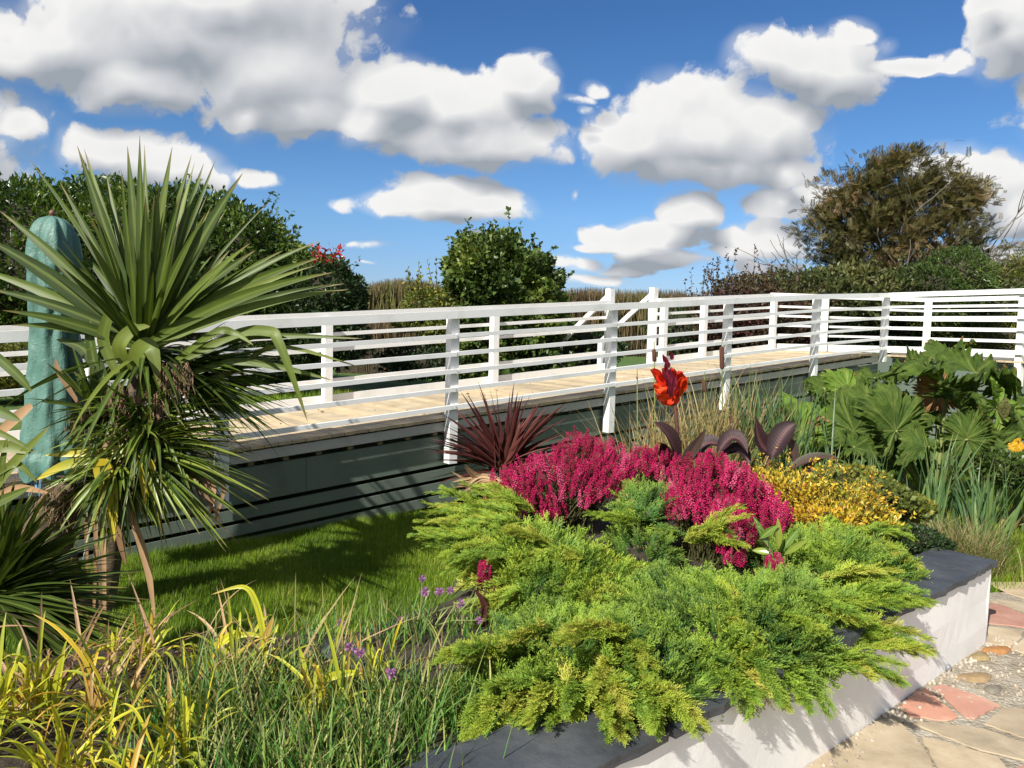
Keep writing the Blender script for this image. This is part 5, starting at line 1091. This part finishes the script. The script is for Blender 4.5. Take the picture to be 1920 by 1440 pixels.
def gunm(name, a, b_, vein, brown=.78):
    m, t, b = newmat(name); at = t.nodes.new('ShaderNodeAttribute'); at.attribute_name = 'Col'; s_ = t.nodes.new('ShaderNodeSeparateColor'); t.links.new(at.outputs['Color'], s_.inputs[0]); v = objco(t)
    c = ramp(t, noise(t, 9, 6, .6, v), [(.35,a),(.65,b_)]); c = mixc(t, mth(t, 'MULTIPLY', s_.outputs[2], .85, clamp=True), c, vein)
    ed = mth(t, 'GREATER_THAN', mth(t, 'MULTIPLY_ADD', noise(t, 6, 4, .6, v), .6, mth(t, 'MULTIPLY', s_.outputs[1], .55)), brown+.12)
    c = mixc(t, ed, c, (.24,.13,.05)); t.links.new(c, b.inputs['Base Color']); b.inputs['Roughness'].default_value = .7; b.inputs['Specular IOR Level'].default_value = .2
    bump(t, b, mth(t, 'ADD', noise(t, 40, 5, .6, v), mth(t, 'MULTIPLY', s_.outputs[2], 1.2)), .6, .012)
    tr = t.nodes.new('ShaderNodeBsdfTranslucent'); t.links.new(mixc(t, 1.0, c, (1.1,1.1,.5), 'MULTIPLY'), tr.inputs[0]); ms = t.nodes.new('ShaderNodeMixShader'); ms.inputs[0].default_value = .25
    t.links.new(b.outputs[0], ms.inputs[1]); t.links.new(tr.outputs[0], ms.inputs[2]); t.links.new(ms.outputs[0], t.nodes['Material Output'].inputs[0]); return m
GA = gunm('giant_leaf_green', (.038,.072,.013), (.080,.130,.018), (.17,.21,.05)); GBm = gunm('giant_leaf_light', (.085,.155,.02), (.14,.23,.03), (.34,.38,.10)); GBR = gunm('giant_leaf_brown', (.22,.11,.045), (.38,.20,.09), (.42,.26,.14), 2); GY = gunm('giant_leaf_yellow', (.55,.30,.02), (.70,.42,.03), (.7,.5,.1), 2)
gb0 = P(1760, 850, 7.3); gb0[2] = float(gz(gb0[0], gb0[1])); gun = thing('gunnera', 'huge dark green gunnera with giant lobed leaves in front of the right rails', 'plant', gb0)
GL = [ # px,py of petiole joint, Y, radius px, normal tilt (nx,ny,nz), leaf-axis px direction (dx,dy up), material
 (1775,715,7.2,110,(-.35,-.75,.75),(-1,.65,0),GA),(1830,690,7.35,95,(.5,-.6,.7),(.9,.5,0),GA),(1760,725,7.35,62,(-.3,-1,-.1),(-.8,-.7,0),GBR),
 (1575,765,7.5,75,(-.2,-.6,.8),(.2,1,0),GA),(1590,720,8.0,60,(.1,-.9,.5),(-.3,1,0),GBm),(1640,760,7.3,95,(0,-.7,.8),(-.6,.6,0),GA),
 (1680,800,6.8,105,(.05,-.85,.6),(0,1,0),GA),(1600,800,7.0,90,(-.2,-.8,.7),(-.6,.5,0),GA),(1700,770,7.3,85,(.3,-.7,.8),(.7,.4,0),GA),
 (1870,760,7.0,90,(.2,-.8,.7),(.6,.5,0),GBm),(1905,735,7.4,90,(.3,-.6,.8),(.5,.7,0),GA),(1812,815,6.3,72,(0,-.9,.5),(0,1,0),GA),
 (1850,800,6.6,75,(.2,-.8,.6),(.7,.6,0),GA),(1925,800,6.6,80,(0,-.8,.7),(.3,.8,0),GA),(1545,720,8.2,55,(-.3,-.7,.6),(-.2,1,0),GA),(1640,700,8.0,60,(.2,-.4,.9),(.5,.4,0),GA),(1600,830,6.7,70,(.3,-.5,.9),(.7,.2,0),GA),(1740,830,6.6,60,(-.3,-.5,.9),(-.7,.3,0),GA),(1660,740,7.6,60,(-.4,-.3,.9),(-.4,.4,0),GA),(1800,760,6.9,70,(.6,-.3,.9),(.2,.3,0),GA),
 (1930,845,6.2,50,(.1,-.7,.8),(-.7,-.1,0),GY),(1700,850,6.9,70,(0,-.6,.8),(.6,.1,0),GA),(1560,850,7.0,70,(0,-.6,.8),(-.2,.4,0),GA),(1780,650,7.9,60,(-.2,-.2,1),(-.5,.8,0),GA),(1720,690,7.8,75,(-.1,-.4,.9),(-.7,.6,0),GA),(1640,850,7.0,70,(0,-.6,.8),(.6,.1,0),GA)]
def place_leaf(par, px, py, Y, r, nrm, ax, mat, gi, basep):
    nrm = np.array(nrm)+rng.normal(0,.28,3); py += 8
    J = P(px, py, Y); n = norm(np.array(nrm)); a = np.array([ax[0], 0, ax[1]]); a = norm(a-n*(a@n)); x = np.cross(a, n); M_ = np.stack([x, a, n], 1); V, q, C = GUN[gi%3]
    Vd = V.copy(); rr_ = np.hypot(V[:,0],V[:,1]); th_ = np.arctan2(V[:,0],V[:,1]); ph_ = U(0,6); Vd[:,2] += rr_**2*(.14*np.sin(2*th_+ph_)+.09*np.sin(3*th_+2*ph_))-.22*rr_**3*U(.3,1.3)+.05*rr_*np.sin(11*th_+ph_*3+6*rr_)
    Vw = (Vd*[U(.85,1.1),1,U(.9,1.7)])@M_.T*(r*Y/F)+J; mb = MB(); C2 = C.copy(); C2[:,0] = U(0,1); mb.add(Vw, q, C2); lf = mb.build('leaf', mat, par, smooth=True)
    mb = MB(); mid_ = (basep+J)/2+[0,0,-.03]; tube(mb, [basep+rng.normal(0,.05,3)*[1,1,0], mid_, J], [.024,.020,.013], 8, (.5,0,0)); mb.build('petiole', STEMG, par, smooth=True)
for gi, (px,py,Y,r,nrm,ax,mat) in enumerate(GL): place_leaf(gun, px, py, Y, r, nrm, ax, mat, gi, gb0)
mb = MB(); pcn = P(1883,765,6.6)
for i in range(340):
    f = i/340; a = i*2.4; r = .045*math.sin(math.pi*(f*.85+.12)); c = pcn+[r*math.cos(a), r*math.sin(a), .17*(f-.5)]; blob(mb, c, .007, (U(0,1),0,0), 0, 5, 3)
mb.build('flower_cone', leafm('cone_green', [(0,(.06,.07,.02)),(1,(.20,.20,.06))]), gun)
lg = P(1490,835,6.5); lg[2] = float(gz(lg[0],lg[1])); lgo = thing('gunnera', 'single bright green giant leaf with brown torn edges beside the reeds', 'plant', lg)
place_leaf(lgo, 1502, 805, 6.5, 92, (.05,-.92,.5), (-.15,1,0), GBm, 0, lg); place_leaf(lgo, 1470, 780, 6.55, 42, (-.2,-1,.1), (-.3,-1,0), GBR, 1, lg); place_leaf(lgo, 1530, 790, 6.55, 30, (.2,-1,.1), (.5,-.8,0), GBR, 1, lg)
tuft('dry_stalks', 'pale dry stalks lying at the right edge under the giant leaves', 'stalks', 1880, 830, 6.3, 7, (.2,.5), (.02,.03), STRAW, .15, .9, droop=.6)

# --- golden shrub, ground cover
GOLD = leafm('golden_leaves', [(0,(.16,.06,.03)),(.2,(.38,.14,.03)),(.45,(.66,.40,.03)),(.7,(.70,.52,.05)),(.82,(.40,.36,.05)),(1,(.13,.18,.03))], rough=.4, trans=.3)
bush('golden_shrub', 'low shrub with golden yellow and orange leaves right of the heathers', 'shrub', [Em(1490,915,4.7,62,26,.28),Em(1575,942,4.6,66,28,.28),Em(1440,905,4.9,34,26,.22),Em(1640,978,4.5,36,18,.2),Em(1550,965,4.4,66,22,.22)], 6800, .032, GOLD, sprigs=110, sprl=.16, wide=.9, corescale=.45, up=.6, lump=.3, lo=.5)
bush('ground_cover', 'dark glossy green ground cover spilling onto the slate', 'plant', [Em(1710,1010,4.45,52,20,.2),Em(1665,1015,4.4,40,22,.2),Em(1760,1020,4.45,22,9,.1)], 2600, .028, DARKG, corescale=.7, up=.5)
bush('ground_cover', 'light green rounded leaves between golden shrub and iris', 'plant', [Em(1650,930,5.0,50,26,.25),Em(1700,950,5.1,40,20,.2),Em(1600,900,5.4,60,22,.2)], 3200, .038, YELG, corescale=.7, up=.5, wide=1.6)
bush('ground_cover', 'green ivy like plants at the right edge below the yellow leaf', 'plant', [Em(1900,880,6.2,60,30,.3),Em(1960,880,6.2,60,36,.3)], 3000, .045, IVY, corescale=.7, up=.5, wide=1.4)

# --- bottom left planting: chives and golden strap leaves
CHIVE = leafm('chive_leaves', [(0,(.05,.15,.03)),(.5,(.10,.25,.04)),(.78,(.22,.34,.06)),(.9,(.40,.41,.10)),(1,(.44,.35,.18))], tip=(.34,.32,.13), tipr=(.6,1.2), rough=.5)
LILY = leafm('golden_strap_leaves', [(0,(.26,.32,.03)),(.4,(.50,.52,.035)),(.75,(.72,.64,.045)),(.9,(.62,.33,.04)),(1,(.42,.25,.11))], tip=(.50,.36,.12), tipr=(.75,1.05), rough=.42, trans=.3, mid=(.28,.32,.04))
VIOL = leafm('chive_flowers', [(0,(.30,.09,.32)),(.6,(.45,.18,.46)),(1,(.60,.34,.58))], rough=.7, trans=.3)
def flowerhead(mb, c, r):
    N = 60; d = sphere_pts(N); d[:,2] = d[:,2]*.8+.15; stamp(mb, LEAFV*[.55,1,1], LEAFT, rotz_to(d, U(0,6,N)), np.tile(c,(N,1))+d*r*.2, U(0,1,N), LEAFC, 0, r*U(.7,1.05,N))
chs = [('chives','green chive clump at the bottom centre left of the golden leaves',410,1390,2.3,430,(.16,.33),[]),
 ('chives','chive clump with seed stalks at the bottom left of the juniper',740,1400,2.35,420,(.12,.30),[(733,1262),(655,1215),(674,1224)]),
 ('chives','chive clump with lilac flowers beside the juniper tips',790,1200,3.1,220,(.08,.20),[(792,1085),(797,1110),(823,1110),(845,1107),(864,1132),(750,1162),(898,1163)]),
 ('chives','thick chive clump at the very bottom edge left of the slate slab',640,1440,2.1,380,(.12,.28),[]),
 ('chives','chive clump at the bottom edge below the arching golden leaf',440,1440,2.0,300,(.12,.26),[]),
 ('chives','thin chive clump with one flower at the lawn edge',600,1230,2.95,110,(.07,.17),[(639,1168)]),
 ('chives','chive clump in the middle between the golden leaves',520,1330,2.55,190,(.10,.24),[])]
for nm, lb, px, py, Y, N, ht, fl in chs:
    o = tuft(nm, lb, 'chives', px, py, Y, N, ht, (.004,.008), CHIVE, .14, .28, 'chive clumps', S=6, droop=.25)
    mb = MB(); ms_ = MB()
    for (x, y) in fl:
        c = P(x, y, Y-.05+U(-.1,.1)); flowerhead(mb, c, U(.014,.020)); g_ = np.array(o.location)+[U(-.06,.06),U(-.06,.06),0]; tube(ms_, [g_, (g_+c)/2+[0,0,.02], c], [.003,.0028,.002], 5, (.5,0,0))
    if fl: mb.build('flowers', VIOL, o); ms_.build('flower_stalks', STEMG, o)
def lily(label, px, py, Y, N, ln, extra=(), az=(0,360), el=(40,86)):
    N = int(N*.75)
    b = P(px, py, Y); b[2] = float(gz(b[0],b[1])); o = thing('daylily', label, 'plant', b, 'golden strap leaved clumps')
    global mb; mb = MB(); fan(mb, b+[0,0,.02], N, az, el, ln, (.25,.8), (.008,.016), .07, S=10, fold=.45)
    for pts, w_, R_ in extra: bent(pts, w_, Y, R_)
    mb.build('leaves', LILY, o, smooth=True); return o
lily('golden strap leaved clump in the bottom left corner', 60, 1400, 2.35, 60, (.25,.55), [([(75,1400,0),(85,1300,0),(88,1228,0)],20,.3),([(100,1390,0),(108,1280,0),(122,1216,0)],16,.4),([(0,1310,0),(40,1370,0),(70,1440,0)],18,.3),([(200,1340,0),(160,1240,0),(110,1180,0),(60,1150,0)],8,.85),([(60,1440,0),(30,1330,0),(62,1280,0),(72,1330,0)],14,.9)])
lily('golden strap leaved clump left of the green chives', 215, 1400, 2.3, 60, (.25,.5), [([(195,1430,0),(190,1340,0),(165,1285,0)],16,.95),([(230,1420,0),(262,1330,0),(300,1290,0)],12,.9)])
lily('golden strap leaved clump with bent leaves in front of the lawn', 470, 1320, 2.65, 46, (.25,.5), [([(500,1300,0),(495,1200,0),(480,1130,0),(455,1100,0),(395,1115,0)],12,.5),([(380,1290,0),(400,1220,0),(450,1190,0),(520,1198,0)],14,.5),([(370,1300,0),(390,1230,0),(430,1190,0),(445,1183,0)],13,.7),([(480,1240,0),(500,1190,0),(513,1155,0)],13,.97),([(520,1330,0),(580,1270,0),(640,1262,0),(670,1258,0)],13,.5)])
lily('golden strap leaved clump right of the chives with arching tips', 620, 1400, 2.4, 50, (.22,.45), [([(350,1430,0),(380,1380,0),(430,1360,0),(465,1358,0)],14,.4),([(560,1350,0),(600,1280,0),(650,1262,0),(680,1262,0)],16,.4)])
lily('small golden tuft among dry stalks in the bottom centre', 330, 1420, 2.1, 50, (.2,.42))
lily('golden strap leaved clump at the bottom edge near the left corner', 130, 1440, 2.0, 60, (.2,.42))
lily('golden strap leaved clump cut by the left edge of the picture', -40, 1440, 2.15, 60, (.25,.5))
lily('golden strap leaved clump beneath the hanging dead straps', 250, 1300, 2.7, 44, (.2,.36))
lily('golden strap leaved clump cut by the bottom edge', 240, 1440, 1.9, 50, (.2,.36))
lily('golden strap leaved clump in front of the lilac chive flowers', 690, 1400, 2.55, 30, (.2,.4))
lily('golden strap leaved clump left of the middle chives', 380, 1400, 2.5, 44, (.22,.45))
tuft('dry_stalks', 'pale dry flower stalks rising among the chives', 'stalks', 640, 1380, 2.6, 60, (.15,.4), (.004,.009), STRAW, .18, .25, droop=.2)
tuft('dry_stalks', 'dry brown leaves at the bottom left corner', 'stalks', 150, 1400, 2.55, 120, (.12,.34), (.008,.016), DEADL, .35, .5, droop=.6)
bush('ground_cover', 'low green leafy weeds between the lily leaves', 'plant', [Em(300,1310,2.8,150,26,.3),Em(480,1330,2.7,120,24,.3),Em(150,1310,2.8,120,22,.3),Em(300,1440,2.2,230,26,.35),Em(620,1440,2.2,170,22,.3),Em(50,1440,2.2,160,26,.3),Em(650,1300,2.8,120,22,.3)], 11000, .022, YELG, corescale=.5, up=.5, wide=1.3)
bush('variegated_oregano', 'small pale edged leafy sprigs on the slate at the bottom', 'plant', [Em(850,1425,2.25,34,14,.06)], 160, .02, leafm('pale_edge_leaves', [(0,(.25,.30,.10)),(1,(.55,.55,.28))]), corescale=.3, up=.6, wide=1.5)
# dead leaf litter behind the slate
q = MB(); N = 500; pts = np.array([G(U(880,1100), U(1330,1400), .40) for i in range(N)])+[0,0,.01]; leaves(q, pts, rng.normal(size=(N,3))*[1,1,.3], U(.02,.05,N), U(0,1,N))
tag(q.build('leaf_litter', DEADL, loc=pts[0]), 'brown dead leaves lying on the soil behind the front slate', 'leaves', kind='stuff')

# --- lawn grass
GRASS = leafm('lawn_grass', [(0,(.09,.165,.012)),(.5,(.17,.285,.018)),(.85,(.29,.38,.03)),(1,(.44,.40,.12))], rough=.55, trans=.35, spec=.25)
def grass(N, x0, x1, y0, y1, cond, hh, ww, nm, lb):
    x = U(x0,x1,N); y = U(y0,y1,N); z, m_ = gz(x, y, True); s_, t_ = st(x, y); sw, tw = wst(x, y); ok = (m_ < .5) & cond(x,y,s_,t_,sw,tw); x, y, z = x[ok], y[ok], z[ok]; n = len(x)
    a = U(0,2*np.pi,n); h = U(*hh,n)*(1+.35*np.sin(x*3.1)*np.cos(y*2.7)); w_ = U(*ww,n); dx, dy = np.cos(a), np.sin(a); l = U(.1,.7,n)*h
    V = np.stack([np.stack([x-dy*w_,y+dx*w_,z-.003],1), np.stack([x+dy*w_,y-dx*w_,z-.003],1), np.stack([x+dx*l,y+dy*l,z+h],1)],1)
    C = np.zeros((n,3,3)); C[...,0] = np.clip(.45+.2*np.sin(x*5+y*3)+rng.normal(0,.2,n),0,1)[:,None]; C[:,2,1] = 1; C[...,2] = 1
    mb = MB(); mb.add(V.reshape(-1,3), np.arange(n*3).reshape(-1,3), C.reshape(-1,3)); o = mb.build(nm, GRASS); tag(o, lb, 'grass', kind='stuff'); return o
grass(190000, -3.2, .6, 3.0, 7.6, lambda x,y,s,t,sw,tw: (t < .13), (.03,.065), (.0016,.003), 'lawn_grass', 'short bright green lawn between the bed and the ramp')
grass(150000, 2.2, 7.5, 4.6, 9.5, lambda x,y,s,t,sw,tw: (t < .13) & ~((sw > -.05) & (y < 4.83+.1*(x-2.5))), (.04,.10), (.002,.0035), 'lawn_grass', 'green lawn at the right beyond the patio')
grass(60000, -4, 6, 7, 13, lambda x,y,s,t,sw,tw: (t > 2.0) & (t < 4.2), (.04,.10), (.003,.005), 'lawn_grass', 'rough grass behind the ramp')

q = MB(); N = 60; ps = np.array([RP(U(-1,9), U(.2,1.7), .006) for i in range(N)]); leaves(q, ps, np.c_[rng.normal(size=(N,2)), np.full(N,.05)], U(.02,.05,N), U(0,1,N))
for i in range(N): pass
lit_ = q.build('fallen_leaves', DEADL, loc=ps[0]); tag(lit_, 'a few small dry leaves scattered on the pale ramp decking', 'leaves', kind='stuff')
